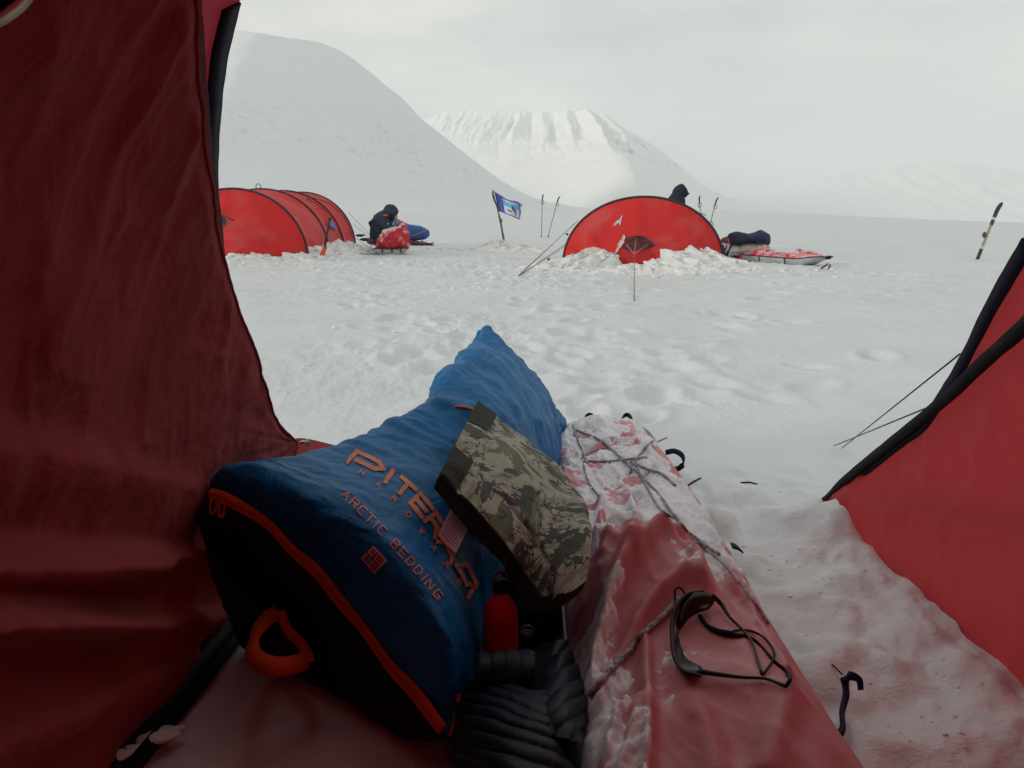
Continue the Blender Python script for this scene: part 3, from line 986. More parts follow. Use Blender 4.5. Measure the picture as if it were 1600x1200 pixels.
def letters(name, bl, items, hgt, th, mat, voff=0):
    k = 0
    for ch, u0, wd in items:
        V, F = [], []
        for pl in GL[ch]:
            for (a, b) in zip(pl[:-1], pl[1:]):
                A_ = np.array([1. * u0 + a[0] * wd, a[1] * hgt + voff]); B_ = np.array([1. * u0 + b[0] * wd, b[1] * hgt + voff])
                dv = (B_ - A_).astype(float); ln = np.linalg.norm(dv); dv /= ln
                A_ = A_ - dv * th * .45; B_ = B_ + dv * th * .45; ln += th * .9
                pv = np.array([-dv[1], dv[0]]) * th / 2
                n = max(2, int(ln / 3) + 1)
                k += 1
                row = []
                for i in range(n):
                    c = A_ + (B_ - A_) * i / (n - 1)
                    for sgn in (-1, 1):
                        q_ = c + sgn * pv
                        x, y = bl.at(q_[0], q_[1])
                        p, nn_ = cast(bvh_bag, x, y, .0018 + .0002 * (k % 5))
                        if p is None: p = np.array([0, 0, 0.]); 
                        row.append(p)
                o = len(V); V += row
                for i in range(n - 1):
                    F.append((o + 2 * i, o + 2 * i + 1, o + 2 * i + 3, o + 2 * i + 2))
        mk('letter', V, F, mat, bag, smooth=False)
bl1 = Baseline([(541, 722), (570, 735), (600, 752), (619, 767), (641, 787), (664, 816), (684, 848), (703, 880), (718, 908), (733, 940)])
u = np.array([0, 30, 66, 90, 120, 157, 195, 232, 262, 298])
letters('brand_lettering', bl1, [('P', 2, 54), ('I', 62, 14), ('T', 84, 27), ('E', 120, 28), ('R', 156, 30), ('A', 194, 38), ('Q', 240, 52)], 21, 6.6, M_PRINT)
bl2 = Baseline([(558, 733), (590, 757), (616, 781), (638, 805), (660, 832), (679, 859), (699, 885), (720, 915)])
tot = bl2.l[-1]
letters('small_lettering', bl2, [(c, 6 + i * (tot - 16) / 7, 7) for i, c in enumerate('HARDWARE')], 7, 1.5, M_PRINT, -4)
bl3 = Baseline([(533, 775), (548, 789), (563, 804), (583, 824), (604, 845), (622, 865), (650, 897), (684, 940)])
tot = bl3.l[-1]
xs = [0, 16, 31, 46, 62, 70, 96, 112, 128, 144, 160.5, 168.5, 186]
sc_ = (tot - 14) / 187
letters('print_lettering', bl3, [(c, xs[i] * sc_, 3.0 if c == 'I' else 11) for i, c in enumerate('ARCTICBEDDING')], 12, 1.9, M_PRINT)
letters('small_lettering', bl3, [('H', tot + 1, 4.5), ('D', tot + 8, 4.5)], 5, 1.1, M_PRINT, 12)
# woven flag patch
fc = [np.array(c, float) for c in ((585, 853), (606, 876), (587, 896), (566, 872))]
def fpt(a, b, lift):
    p = fc[0] * (1 - a) * (1 - b) + fc[1] * a * (1 - b) + fc[2] * a * b + fc[3] * (1 - a) * b
    return cast(bvh_bag, p[0], p[1], lift)[0]
def fquad(a0, b0, a1, b1, lift, n=6):
    V = [fpt(a0 + (a1 - a0) * i / n, b0 + (b1 - b0) * j / n, lift) for i in range(n + 1) for j in range(n + 1)]
    return np.array(V), gfaces(n + 1, n + 1)
M_FR = plain('flag_red', (.50, .035, .045), .8); M_FW = plain('flag_white', (.55, .55, .58), .8); M_FB = plain('flag_blue', (.02, .03, .12), .8)
patch = mk('flag_patch', *fquad(0, 0, 1, 1, .003), M_FW, bag)
for (a, b, c, d_) in ((.07, .07, .32, .40), (.07, .60, .32, .93), (.50, .07, .93, .40), (.50, .60, .93, .93)):
    mk('flag_field', *fquad(a, b, c, d_, .0040), M_FR, patch)
mk('flag_cross', *multi([fquad(.37, .04, .45, .96, .0046), fquad(.04, .46, .96, .54, .0050)]), M_FB, patch)
# care label sewn on, standing off the cloth
M_LABEL = plain('care_label', (.72, .62, .68), .8, var=.06)
def toward(px, py, dd):
    p, _ = cast(bvh_bag, px, py, 0); d = ray(px, py); d /= np.linalg.norm(d)
    return p - d * dd
la = [toward(714, 783, .055), toward(739, 812, .085), toward(713, 865, .045), toward(685, 837, .012)]
def lpt(a, b, o=0.):
    p = la[0] * (1 - a) * (1 - b) + la[1] * a * (1 - b) + la[2] * a * b + la[3] * (1 - a) * b
    n = np.cross(la[1] - la[0], la[3] - la[0]); n /= np.linalg.norm(n)
    if np.dot(n, O - p) < 0: n = -n
    return p + n * (o + .006 * math.sin(b * 3.1) + .003 * math.sin(a * 4 + b * 3))
n = 12
V = np.array([[lpt(i / n, j / n) for j in range(n + 1)] for i in range(n + 1)])
V2 = np.array([[lpt(i / n, j / n, -.0012) for j in range(n + 1)] for i in range(n + 1)])
lab = mk('care_label', np.concatenate([V.reshape(-1, 3), V2.reshape(-1, 3)]), np.concatenate([gfaces(n + 1, n + 1), gfaces(n + 1, n + 1, off=(n + 1) ** 2)]), M_LABEL, bag)
lines = []
for i in range(13):
    b0 = .08 + i * .068
    e = .92 - .35 * random.random() * (i % 3 == 0)
    nn_ = 8
    V = []
    for k in range(nn_ + 1):
        a = .08 + (e - .08) * k / nn_
        V += [lpt(a, b0, .0009), lpt(a, b0 + .022, .0009)]
    lines.append((V, [(2 * k, 2 * k + 1, 2 * k + 3, 2 * k + 2) for k in range(nn_)]))
mk('fine_print', *multi(lines), plain('grey_print', (.25, .20, .24), .8), lab, kind='stuff', smooth=False)

# ------------------------------------------------------------------ sled beside the bag
M_SLEDRED = cloth('sled_cover_red', (.44, .048, .052), .6, .10, wr=.40, wscale=9, wdist=.010, dust=.62, dustscale=4, dustcol=(.62, .46, .50), upward=True, dlo=.75, dw=.50, dmax=.60)
M_HULL = plain('sled_hull_grey', (.30, .31, .33), .4, var=.2, sc=6)
M_CORD2 = cloth('frosted_cord', (.13, .11, .12), .8, .2, dust=.6, dustscale=110, dustcol=(.6, .58, .6))
M_COVSNOW = snowmat('frost_snow', (.70, .68, .71), .3)
NU, NV = 240, 560
y0s, y1s = .45, 3.04
vv = np.linspace(0, 1, NV)[:, None]; uu = np.linspace(0, 1, NU)[None]
yc = y0s + (y1s - y0s) * vv
hw = np.interp(yc, [.45, .9, 1.2, 1.6, 2.2, 2.7, 2.85, 2.95, 3.00, 3.03, 3.04], [.245, .250, .225, .222, .226, .215, .200, .178, .155, .125, .09])
xc = np.interp(yc, [.45, .9, 1.2, 1.6, 2.2, 2.7, 3.04], [.325, .315, .338, .345, .360, .362, .375])
uc = (uu * 2 - 1)
SX = xc + hw * np.sign(uc) * np.abs(uc) ** .85
SY = yc + 0 * uu
edge_h = np.interp(yc, [.45, 1.2, 2.0, 3.04], [.13, .13, .125, .12])
prof = (1 - np.abs(uc) ** 2.5)
def gs(x, y, cx, cy, sx, sy, rot=0):
    c, s = math.cos(rot), math.sin(rot)
    dx, dy = x - cx, y - cy
    return np.exp(-((dx * c + dy * s) / sx) ** 2 - ((-dx * s + dy * c) / sy) ** 2)
crown = np.interp(yc, [.45, 1.0, 1.35, 1.6, 1.76, 2.05, 2.5, 2.9, 3.04], [.12, .12, .09, .09, .065, .055, .05, .055, .05])
H0 = crown * prof
H0 = H0 + .105 * np.exp(-(np.abs(SX - .265) / .150) ** 3) * sstep(1.20, 1.46, SY) * (1 - sstep(1.60, 1.72, SY)) * np.minimum(1, prof * 1.6)   # stuffed hump
H0 = H0 + .03 * gs(SX, SY, .42, 1.15, .10, .35) * prof
H0 = H0 - .03 * gs(SX, SY, .30, 2.25, .09, .16) * prof - .035 * gs(SX, SY, .27, 2.62, .05, .07) * prof
H0 = H0 + .03 * gs(SX, SY, .45, 2.55, .05, .12) * prof + .025 * gs(SX, SY, .30, 2.86, .10, .05) * prof
H0 = H0 + .03 * gs(SX, SY, .18, 2.3, .03, .5) * prof - .045 * gs(SX, SY, .46, 1.55, .035, .22) * prof + .02 * gs(SX, SY, .53, 1.9, .02, .5)
# folds drawn from the photograph: sight line points at about z = .26, width, height
folds = [([(918, 1010), (940, 955), (975, 915), (1020, 885), (1080, 858)], .020, .042),
         ([(935, 1040), (975, 985), (1020, 945), (1070, 925)], .016, .024),
         ([(902, 900), (925, 850), (945, 812)], .016, .026),
         ([(985, 800), (992, 850), (975, 900)], .014, .032),
         ([(1000, 822), (1045, 850), (1085, 890), (1095, 930)], .016, .028),
         ([(960, 800), (955, 850), (940, 880)], .010, .020),
         ([(940, 745), (940, 780), (944, 812)], .012, .034),
         ([(985, 738), (990, 775), (994, 800)], .014, .030),
         ([(1008, 985), (1012, 1060), (1012, 1130), (1008, 1210)], .012, .026),
         ([(1060, 1040), (1095, 1110), (1120, 1200)], .022, .018),
         ([(1238, 1085), (1215, 1140), (1195, 1200)], .022, .020),
         ([(1120, 800), (1150, 860), (1190, 930), (1235, 1020)], .010, .016),
         ([(880, 690), (885, 740), (900, 790), (912, 830)], .014, .026),
         ([(905, 668), (950, 655), (1000, 665), (1030, 700)], .012, .018),
         ([(940, 1180), (955, 1120), (975, 1075)], .012, .028),
         ([(965, 1190), (985, 1130), (995, 1080)], .010, .022),
         ([(1030, 1000), (1100, 1040), (1200, 1075)], .03, .010)]
for pts, wd_, am in folds:
    P = cr1(np.array([Pz(a, b, .27) for a, b in pts]), 110)[:, :2]
    lo_, hi_ = P.min(0) - .09, P.max(0) + .09
    rr_ = np.where((SY[:, 0] > lo_[1]) & (SY[:, 0] < hi_[1]))[0]
    if len(rr_) == 0: continue
    a0, a1 = rr_[0], rr_[-1] + 1
    d = np.min(np.stack([np.hypot(SX[a0:a1] - p[0], SY[a0:a1] - p[1]) for p in P]), 0)
    H0[a0:a1] += (1 - .75 * np.exp(-((SY[a0:a1] - 1.62) / .09) ** 2)) * 1.15 * am * np.exp(-(d / (wd_ * 1.15)) ** 2) * np.minimum(1, prof * 3 + 0 * d)[:]  if prof.shape[0] == 1 else 0
ez = edge_h + H0
wob = .0045 * rfold((SX + .4 * SY) / .06, (SY - .5 * SX) / .17, 0, 2, 127) * (.4 + .6 * sstep(1.35, 1.5, SY)) + .010 * fbm(SX / .15, SY / .20, 0, 3, 121, .42) + .015 * rfold((SX + .3 * SY) / .13, (SY - .4 * SX) / .30, 0, 2, 123) * (.3 + .7 * sstep(1.3, 1.6, SY))
ez = ez + wob * np.minimum(1, prof * 2)
# skirt down to the hull at both edges
SGr = np.stack([SX, SY, ez], -1)
skL = SGr[:, :1].copy(); skL[..., 2] = .075; skL[..., 0] -= .004
skR = SGr[:, -1:].copy(); skR[..., 2] = .075; skR[..., 0] += .004
COV = np.concatenate([skL, SGr, skR], 1)
sled = thing('cargo_sled', 'long cargo sled with a snow dusted red cover lying beside the big blue bag', 'sled', (.35, 1.7, 0))
cover = mk('sled_cover', COV, gfaces(NV, NU + 2), M_SLEDRED, sled)
bvh_sled = BVHTree.FromPolygons([tuple(v) for v in SGr[::2, ::2].reshape(-1, 3)], [tuple(int(a) for a in f) for f in gfaces(NV // 2, NU // 2)])
# hull
hu = []
for k_, (sc, zz) in enumerate(((.60, .0), (.86, .012), (.97, .06), (1.0, .105), (1.03, .112))):
    yy = np.interp(np.linspace(0, 1, 120), [0, 1], [y0s, y1s])
    pyl = np.linspace(y0s, y1s, 120)
    hw1 = np.interp(pyl, yc[:, 0], hw[:, 0]) * sc; xc1 = np.interp(pyl, yc[:, 0], xc[:, 0])
    yl = y0s + (pyl - y0s) * (.96 + .04 * sc)
    ring = np.concatenate([np.stack([xc1 - hw1, yl, np.full(120, zz)], 1), np.stack([xc1 + hw1, yl, np.full(120, zz)], 1)[::-1]])
    ring[:, 2] += .06 * sstep(2.75, 3.04, ring[:, 1]) * (1 - sc * .3)
    hu.append(ring)
mk('hull', np.array(hu), gfaces(5, 240), M_HULL, sled)
rim = np.concatenate([np.stack([xc[:, 0] - hw[:, 0] - .004, yc[:, 0], np.full(NV, .108)], 1)[::6], np.stack([xc[:, 0] + hw[:, 0] + .004, yc[:, 0], np.full(NV, .108)], 1)[::-6]])
tube('hull_rim', rim, .005, M_HULL, sled)
# snow lying on the cover
sn = fbm(SX / .12, SY / .16, 0, 5, 131, .55)
gx_, gy_ = np.gradient(ez, axis=1), np.gradient(ez, axis=0)
slope = np.abs(gx_) / .0019 * .5
want = -.14 + .38 * sstep(1.72, 1.90, SY) + .62 * gs(SX, SY, .17, 1.02, .09, .26) - .75 * gs(SX, SY, .42, .95, .20, .40) \
       + .45 * gs(SX, SY, .47, 1.85, .08, .45) + .95 * gs(SX, SY, .25, 1.63, .15, .07) - .25 * gs(SX, SY, .27, 1.40, .13, .12) - .45 * gs(SX, SY, .245, 1.97, .022, .13) \
       - .55 * gs(SX, SY, .29, 2.62, .05, .05) - .35 * gs(SX, SY, .17, 2.45, .04, .35) - .40 * gs(SX, SY, .30, 2.18, .03, .10) \
       - .35 * gs(SX, SY, .54, 2.5, .03, .5) + .25 * gs(SX, SY, .20, 1.35, .06, .12)
f_ = sn * .75 + .22 * fbm(SX / .030, SY / .036, 0, 4, 139, .6) + want - .28 * np.clip(slope - .5, 0, 2)
thk = .015 * np.tanh(f_ * 2.2) + .0030 * fbm(SX / .02, SY / .025, 0, 3, 133) * (f_ > -.05) - .001
thk = thk - .05 * (1 - sstep(0, .06, np.minimum(uu, 1 - uu))) * .4
_fr = np.clip(.5 + f_ * 1.5, 0, 1) ** 1.2
_fr = np.concatenate([_fr[:, :1] * .5, _fr, _fr[:, -1:] * .5], 1)
_at = cover.data.attributes.new('frost', 'FLOAT', 'POINT'); _at.data.foreach_set('value', _fr.astype(np.float32).ravel())
_t = M_SLEDRED.node_tree
_an = _t.nodes.new('ShaderNodeAttribute'); _an.attribute_name = 'frost'
_nf = tex(_t, 'ShaderNodeTexNoise', 60, 6, .7)
_mm = _t.nodes.new('ShaderNodeMath'); _mm.operation = 'MULTIPLY_ADD'
_t.links.new(_nf.outputs['Fac'], _mm.inputs[0]); _mm.inputs[1].default_value = .55; _t.links.new(_an.outputs['Fac'], _mm.inputs[2])
_rr = ramp(_t, _mm.outputs[0], [(.50, (0, 0, 0)), (1.15, (.85, .85, .85))])
_bs = _t.nodes['Principled BSDF'].inputs['Base Color']
_src = _bs.links[0].from_socket
_t.links.new(mixc(_t, _rr.outputs['Color'], _src, (.62, .53, .56)), _bs)
SN = SGr.copy(); SN[..., 2] += thk
mk('cover_snow', SN, gfaces(NV, NU), M_COVSNOW, sled, kind='stuff')
bvh_s2 = BVHTree.FromPolygons([tuple(v) for v in np.maximum(SN, SGr)[::2, ::2].reshape(-1, 3)], [tuple(int(a) for a in f) for f in gfaces(NV // 2, NU // 2)])
cords = [([(896, 665), (903, 690), (912, 712), (918, 725)], .004), ([(900, 672), (940, 690), (975, 720), (1000, 742), (1030, 775), (1060, 815)], .0045),
         ([(912, 722), (945, 722), (985, 718), (1010, 715)], .004), ([(908, 718), (925, 705), (950, 700)], .003),
         ([(1043, 683), (1020, 690), (1005, 705), (990, 725), (985, 740)], .0045), ([(985, 722), (1010, 733), (1035, 742), (1055, 760)], .0045),
         ([(1076, 832), (1100, 850), (1125, 868)], .004), ([(912, 725), (918, 750), (935, 775)], .003),
         ([(1060, 815), (1090, 850), (1130, 880), (1165, 925), (1200, 975)], .003),
         ([(925, 1088), (950, 1055), (985, 1015), (1010, 985), (1040, 960), (1062, 935)], .0055),
         ([(990, 722), (1010, 760), (1035, 800), (1055, 810)], .0035), ([(1015, 655), (1030, 668), (1045, 690), (1058, 720)], .003)]
for pts, r_ in cords:
    P, N = cast_line(bvh_s2, pts, 30, r_ * .7)
    if len(P) > 5: tube('lashing_cord', P, r_, M_CORD2, sled)
p_, _ = cast_line(bvh_s2, [(1050, 684), (1043, 683), (1030, 690)], 4, .01)
tube('cord_end', [Pz(1042, 684, .17), Pz(1028, 690, .165)], .0035, M_CORD2, sled)
# carrying loops and tabs of webbing along the rim
def loop(pts, wd_, name='webbing_loop'):
    P = cr1(np.array(pts), 30)
    t_ = np.gradient(P, axis=0); t_ /= np.linalg.norm(t_, axis=1)[:, None]
    n_ = np.cross(t_, np.array([.3, .2, 1.0])); n_ /= np.linalg.norm(n_, axis=1)[:, None]
    V, F = ribbon_vf(P, n_, wd_, .003)
    mk(name, V, F, M_NAVY, sled)
loop([Pz(1040, 707, .11), Pz(1054, 705, .125), Pz(1066, 712, .125), Pz(1068, 724, .11), Pz(1060, 732, .09), Pz(1050, 733, .08)], .020)
loop([Pz(912, 662, .12), Pz(914, 652, .13), Pz(922, 648, .135), Pz(928, 653, .13), Pz(929, 664, .12)], .018)
loop([Pz(970, 662, .12), Pz(973, 652, .13), Pz(980, 648, .135), Pz(986, 654, .13), Pz(988, 666, .12)], .018)
V, F = ribbon_vf([Pz(1143, 852, .10), Pz(1152, 855, .095), Pz(1158, 860, .085)], [(0, 0, 1)] * 3, .035, .004)
mk('webbing_tab', V, F, M_NAVY, sled)
P = [Pz(1292, 1120, .11), Pz(1292, 1140, .06), Pz(1304, 1152, .05), Pz(1316, 1138, .055), Pz(1316, 1112, .05), Pz(1322, 1085, .05), Pz(1320, 1062, .06), Pz(1328, 1056, .085), Pz(1342, 1062, .08), Pz(1345, 1078, .06)]
P = cr1(np.array(P), 60); ts = np.linspace(0, 1, 60)
nn_ = np.stack([-.5 + .9 * np.sin(ts * 13), -.8 + .3 * np.cos(ts * 9), .8 + 0 * ts], 1)
V, F = ribbon_vf(P, nn_, .015 + .004 * np.sin(ts * 11), .003)
mk('pull_strap', V, F, M_NAVY, sled)
tube('thin_cord', [Pz(1288, 1030, .045), Pz(1302, 1040, .05), Pz(1316, 1054, .05)], .0018, M_BLACK, sled, k=5)
# tow fittings in the snow behind the sled
def snowp(px, py, dz=0.0):
    p = Pz(px, py, .03)
    return np.array([p[0], p[1], gz(p[0], p[1]) + dz])
o_ = tube('buried_cord', [snowp(1074, 753, .0), snowp(1084, 749, .005), snowp(1095, 742, .001)], .0035, M_BLACK,
     label='dark stub of cord poking from the snow beside the red covered sled', cat='cord')
o_ = tube('tent_peg', [snowp(1157, 749, .0), snowp(1171, 750, .004), snowp(1184, 751, .0)], .0030, M_BLACK,
     label='thin dark peg lying flat in the snow right of the red covered sled', cat='peg')

# ------------------------------------------------------------------ sunglasses on the sled
M_GLASS = plain('dark_lens', (.008, .006, .008), .30, spec=.35, var=.1, bmp=0)
M_FRAME = plain('frame_black', (.010, .009, .010), .45, spec=.3, var=.1, bmp=.05)
gl = thing('sunglasses', 'black wraparound sunglasses with a neck strap lying on the red sled cover', 'sunglasses', cast(bvh_s2, 1100, 1000, 0)[0])
def on(px, py, lift):
    p, n_ = cast(bvh_s2, px, py, .001)
    d = ray(px, py); d /= np.linalg.norm(d)
    return p - d * lift
def slab(name, pts, lifts, th, mat, par, sub=6):
    P = cr1(np.array([on(a, b, l) for (a, b), l in zip(pts, lifts)]), len(pts) * sub, True)
    c = P.mean(0); d = O - c; d /= np.linalg.norm(d)
    n = len(P)
    inner = c + (P - c) * .6 + d * .004
    V = np.concatenate([[c + d * .006], inner, P, P - d * th, [c - d * th]])
    F = [(0, 1 + i, 1 + (i + 1) % n) for i in range(n)]
    for k in (0, 1):
        a, b = 1 + k * n, 1 + (k + 1) * n
        F += [(a + i, b + i, b + (i + 1) % n, a + (i + 1) % n) for i in range(n)]
    F += [(1 + 3 * n, 1 + 2 * n + (i + 1) % n, 1 + 2 * n + i) for i in range(n)]
    return mk(name, V, F, mat, par)
slab('lens', [(1061, 950), (1073, 932), (1092, 925), (1113, 930), (1116, 940), (1108, 952), (1092, 958), (1076, 968), (1062, 985), (1056, 975)],
     [.028, .035, .04, .035, .028, .022, .018, .014, .012, .02], .003, M_GLASS, gl)
slab('lens', [(1053, 1000), (1060, 1000), (1066, 1018), (1078, 1034), (1096, 1042), (1097, 1054), (1080, 1056), (1064, 1046), (1055, 1026)],
     [.03, .022, .014, .012, .014, .026, .034, .036, .034], .003, M_GLASS, gl)
def wire(name, pts, lifts, r_, par=gl, mat=M_FRAME, flat=1.0):
    P = cr1(np.array([on(a, b, l) for (a, b), l in zip(pts, lifts)]), 40)
    if np.ndim(r_): r_ = np.interp(np.linspace(0, 1, 40), np.linspace(0, 1, len(r_)), r_)
    return tube(name, P, np.asarray(r_) * .78, mat, par, k=8)
wire('frame', [(1100, 924), (1075, 929), (1058, 948), (1051, 975), (1051, 1005), (1056, 1032), (1070, 1050), (1095, 1057)],
     [.036, .036, .034, .032, .032, .034, .034, .03], [.003, .0045, .005, .006, .006, .005, .0045, .0035])
wire('nose_bridge', [(1060, 985), (1058, 993), (1060, 1002)], [.016, .018, .016], .004)
wire('side_shield', [(1055, 940), (1054, 925), (1059, 918), (1066, 922), (1072, 932)], [.03, .03, .03, .03, .03], .0028)
wire('temple_arm', [(1112, 930), (1127, 945), (1140, 965), (1160, 985), (1175, 1005), (1183, 1030), (1190, 1052)], [.03, .024, .02, .018, .014, .010, .006], [.006, .006, .004, .0035, .003, .003, .003])
wire('temple_arm', [(1095, 1050), (1120, 1054), (1160, 1059), (1195, 1061), (1220, 1070), (1228, 1073)], [.024, .018, .012, .010, .012, .012], [.006, .005, .0035, .003, .004, .0045])
stp = wire('neck_strap', [(1093, 962), (1105, 978), (1125, 988), (1145, 993), (1170, 996), (1190, 1012), (1210, 1035), (1228, 1050), (1234, 1062), (1228, 1073)],
     [.006, .005, .006, .008, .010, .010, .014, .016, .016, .012], [.005, .0055, .007, .006, .004, .0035, .0045, .005, .004, .004], mat=M_BLACK)
wire('neck_strap', [(1140, 988), (1162, 985), (1182, 990), (1200, 1003), (1210, 1022), (1204, 1038), (1194, 1052), (1190, 1055)],
     [.010, .014, .016, .016, .016, .014, .010, .008], .0028, mat=M_BLACK)
wire('strap_slider', [(1128, 988), (1138, 990), (1148, 992)], [.010, .010, .010], .0068, mat=M_BLACK)

# ------------------------------------------------------------------ camouflage cushion
def camomat():
    m, t, b = newmat('camouflage_cloth')
    w1 = tex(t, 'ShaderNodeTexNoise', 7, 4, .6, stretch=(1, 1, 1.2), dist=.8)
    w2 = tex(t, 'ShaderNodeTexNoise', 8.5, 5, .6, stretch=(1.2, 1, 1), dist=1.0)
    w3 = tex(t, 'ShaderNodeTexNoise', 12, 6, .68, dist=1.4)
    c1 = ramp(t, w1.outputs['Fac'], [(0, (.10, .12, .065)), (.44, (.10, .12, .065)), (.445, (.32, .32, .255)), (.54, (.22, .235, .17)), (.60, (.125, .14, .085))], 'CONSTANT')
    f2 = ramp(t, w2.outputs['Fac'], [(0, (0, 0, 0)), (.57, (1, 1, 1))], 'CONSTANT')
    f3 = ramp(t, w3.outputs['Fac'], [(0, (1, 1, 1)), (.40, (0, 0, 0))], 'CONSTANT')
    vo = tex(t, 'ShaderNodeTexVoronoi', 30, stretch=(1, .8, 1))
    vo.feature = 'DISTANCE_TO_EDGE'
    wn = tex(t, 'ShaderNodeTexNoise', 30, 3)
    mv = t.nodes.new('ShaderNodeMixRGB'); mv.blend_type = 'ADD'; mv.inputs['Fac'].default_value = .05
    t.links.new(vo.inputs['Vector'].links[0].from_socket, mv.inputs['Color1']); t.links.new(wn.outputs['Color'], mv.inputs['Color2'])
    t.links.new(mv.outputs['Color'], vo.inputs['Vector'])
    f4 = ramp(t, vo.outputs['Distance'], [(0, (1, 1, 1)), (.035, (0, 0, 0))], 'CONSTANT')
    g4 = tex(t, 'ShaderNodeTexNoise', 9, 2)
    g4r = ramp(t, g4.outputs['Fac'], [(0, (0, 0, 0)), (.54, (1, 1, 1))], 'CONSTANT')
    mm = t.nodes.new('ShaderNodeMath'); mm.operation = 'MULTIPLY'
    t.links.new(f4.outputs['Color'], mm.inputs[0]); t.links.new(g4r.outputs['Color'], mm.inputs[1])
    c = mixc(t, f2.outputs['Color'], c1.outputs['Color'], (.045, .055, .040))
    c = mixc(t, f3.outputs['Color'], c, (.035, .037, .042))
    c = mixc(t, mm.outputs[0], c, (.025, .028, .025))
    t.links.new(c, b.inputs['Base Color'])
    b.inputs['Roughness'].default_value = .85
    b.inputs['Sheen Weight'].default_value = .1
    n2 = tex(t, 'ShaderNodeTexNoise', 10, 4); n3 = tex(t, 'ShaderNodeTexNoise', 380, 2)
    bump(t, b, [(n2.outputs['Fac'], .35, .01), (n3.outputs['Fac'], .25, .0012)])
    return m
M_CAMO = camomat()
M_DKOL = cloth('dark_olive_webbing', (.035, .038, .030), .8, .15, wr=.2)
cush = thing('camo_cushion', 'folded camouflage cushion leaning between the blue bag and the red sled', 'cushion', (.0, 1.65, .3))
cc = np.array([[Pz(690, 738, .50), Pz(718, 682, .52), Pz(747, 627, .54)],
               [Pz(752, 805, .435), Pz(792, 748, .45), Pz(828, 690, .45)],
               [Pz(806, 862, .365), Pz(850, 815, .385), Pz(893, 752, .39)],
               [Pz(826, 893, .33), Pz(874, 862, .36), Pz(922, 822, .385)],
               [Pz(850, 932, .30), Pz(887, 926, .325), Pz(918, 905, .35)]])
nc, mc = 80, 60
CT = cr2(cc, nc, mc)
cn = np.cross(CT[40, -1] - CT[40, 0], CT[-1, 30] - CT[0, 30]); cn /= np.linalg.norm(cn)
if cn[2] < 0: cn = -cn
a_ = np.linspace(0, 1, nc)[:, None]; b_ = np.linspace(0, 1, mc)[None]
hh = .010 * np.minimum(1, 8 * np.minimum(a_, 1 - a_)) * np.minimum(1, 8 * np.minimum(b_, 1 - b_)) + .008 * fbm(CT[..., 0] / .1, CT[..., 1] / .12, 0, 3, 141)
hh = hh - .020 * np.exp(-((b_ - .33 + .1 * a_) / .018) ** 2) * sstep(.25, .5, a_) - .006 * np.exp(-((a_ - .11) / .012) ** 2)
CTt = CT + cn * hh[..., None]
CBb = CT - cn * .045 + cn * (.006 * fbm(CT[..., 0] / .1, CT[..., 1] / .1, 0, 2, 145))[..., None]
bord = lambda A: np.concatenate([A[0, :], A[1:, -1], A[-1, -2::-1], A[-2:0:-1, 0]])
mid = (bord(CTt) + bord(CBb)) / 2 + (bord(CT) - CT.mean((0, 1))) * .012
sidev = np.stack([bord(CTt), mid, bord(CBb)])
mk('cushion_cover', CTt, gfaces(nc, mc), M_CAMO, cush)
mk('cushion_side', sidev, gfaces(3, sidev.shape[1], True), M_DKOL, cush)
mk('cushion_underside', CBb, gfaces(nc, mc), M_DKOL, cush)
# corner reinforcements
for (i0, i1, j0, j1) in ((0, 9, 0, 22), (0, 8, 42, 60)):
    Vc = CTt[i0:i1, j0:j1] + cn * .0025
    mk('corner_binding', Vc, gfaces(Vc.shape[0], Vc.shape[1]), M_DKOL, cush)
ep = np.concatenate([CTt[:, 0]])
tube('edge_piping', ep + cn * -.004, .004, M_DKOL, cush)
# loose camouflage tail that hangs from the cushion
tl = np.array([[Pz(800, 862, .34), Pz(835, 895, .30), Pz(866, 925, .26)],
               [Pz(806, 892, .27), Pz(830, 915, .24), Pz(858, 938, .22)],
               [Pz(816, 926, .21), Pz(832, 932, .20), Pz(850, 905, .24)]])
TL = cr2(tl, 30, 30)
TL = TL + np.array([0, -.4, .9]) * (.008 * fbm(TL[..., 0] / .04, TL[..., 1] / .05, TL[..., 2] / .05, 3, 150))[..., None]
mk('loose_tail', TL, gfaces(30, 30), M_CAMO, cush)
st_ = cr1(np.array([Pz(846, 903, .26), Pz(858, 900, .27), Pz(866, 920, .25), Pz(856, 948, .18), Pz(838, 975, .12), (Pz(830, 990, .08))]), 40)
V, F = ribbon_vf(st_, np.tile([.2, -.7, .7], (40, 1)), .030, .003)
mk('webbing_strap', V, F, M_DKOL, cush)
bk = [Pz(824, 985, .14) + np.array([.012 * math.cos(t), 0, .010 * math.sin(t)]) for t in np.linspace(0, 2 * math.pi, 20)]
M_BUCK = plain('grey_buckle', (.16, .15, .16), .35)
mk('buckle', *tube_vf(bk, .0035, 6), M_BUCK, cush)
mk('buckle_bar', *tube_vf([Pz(812, 986, .12), Pz(822, 986, .12), Pz(833, 987, .12)], .003, 6), M_BUCK, cush)

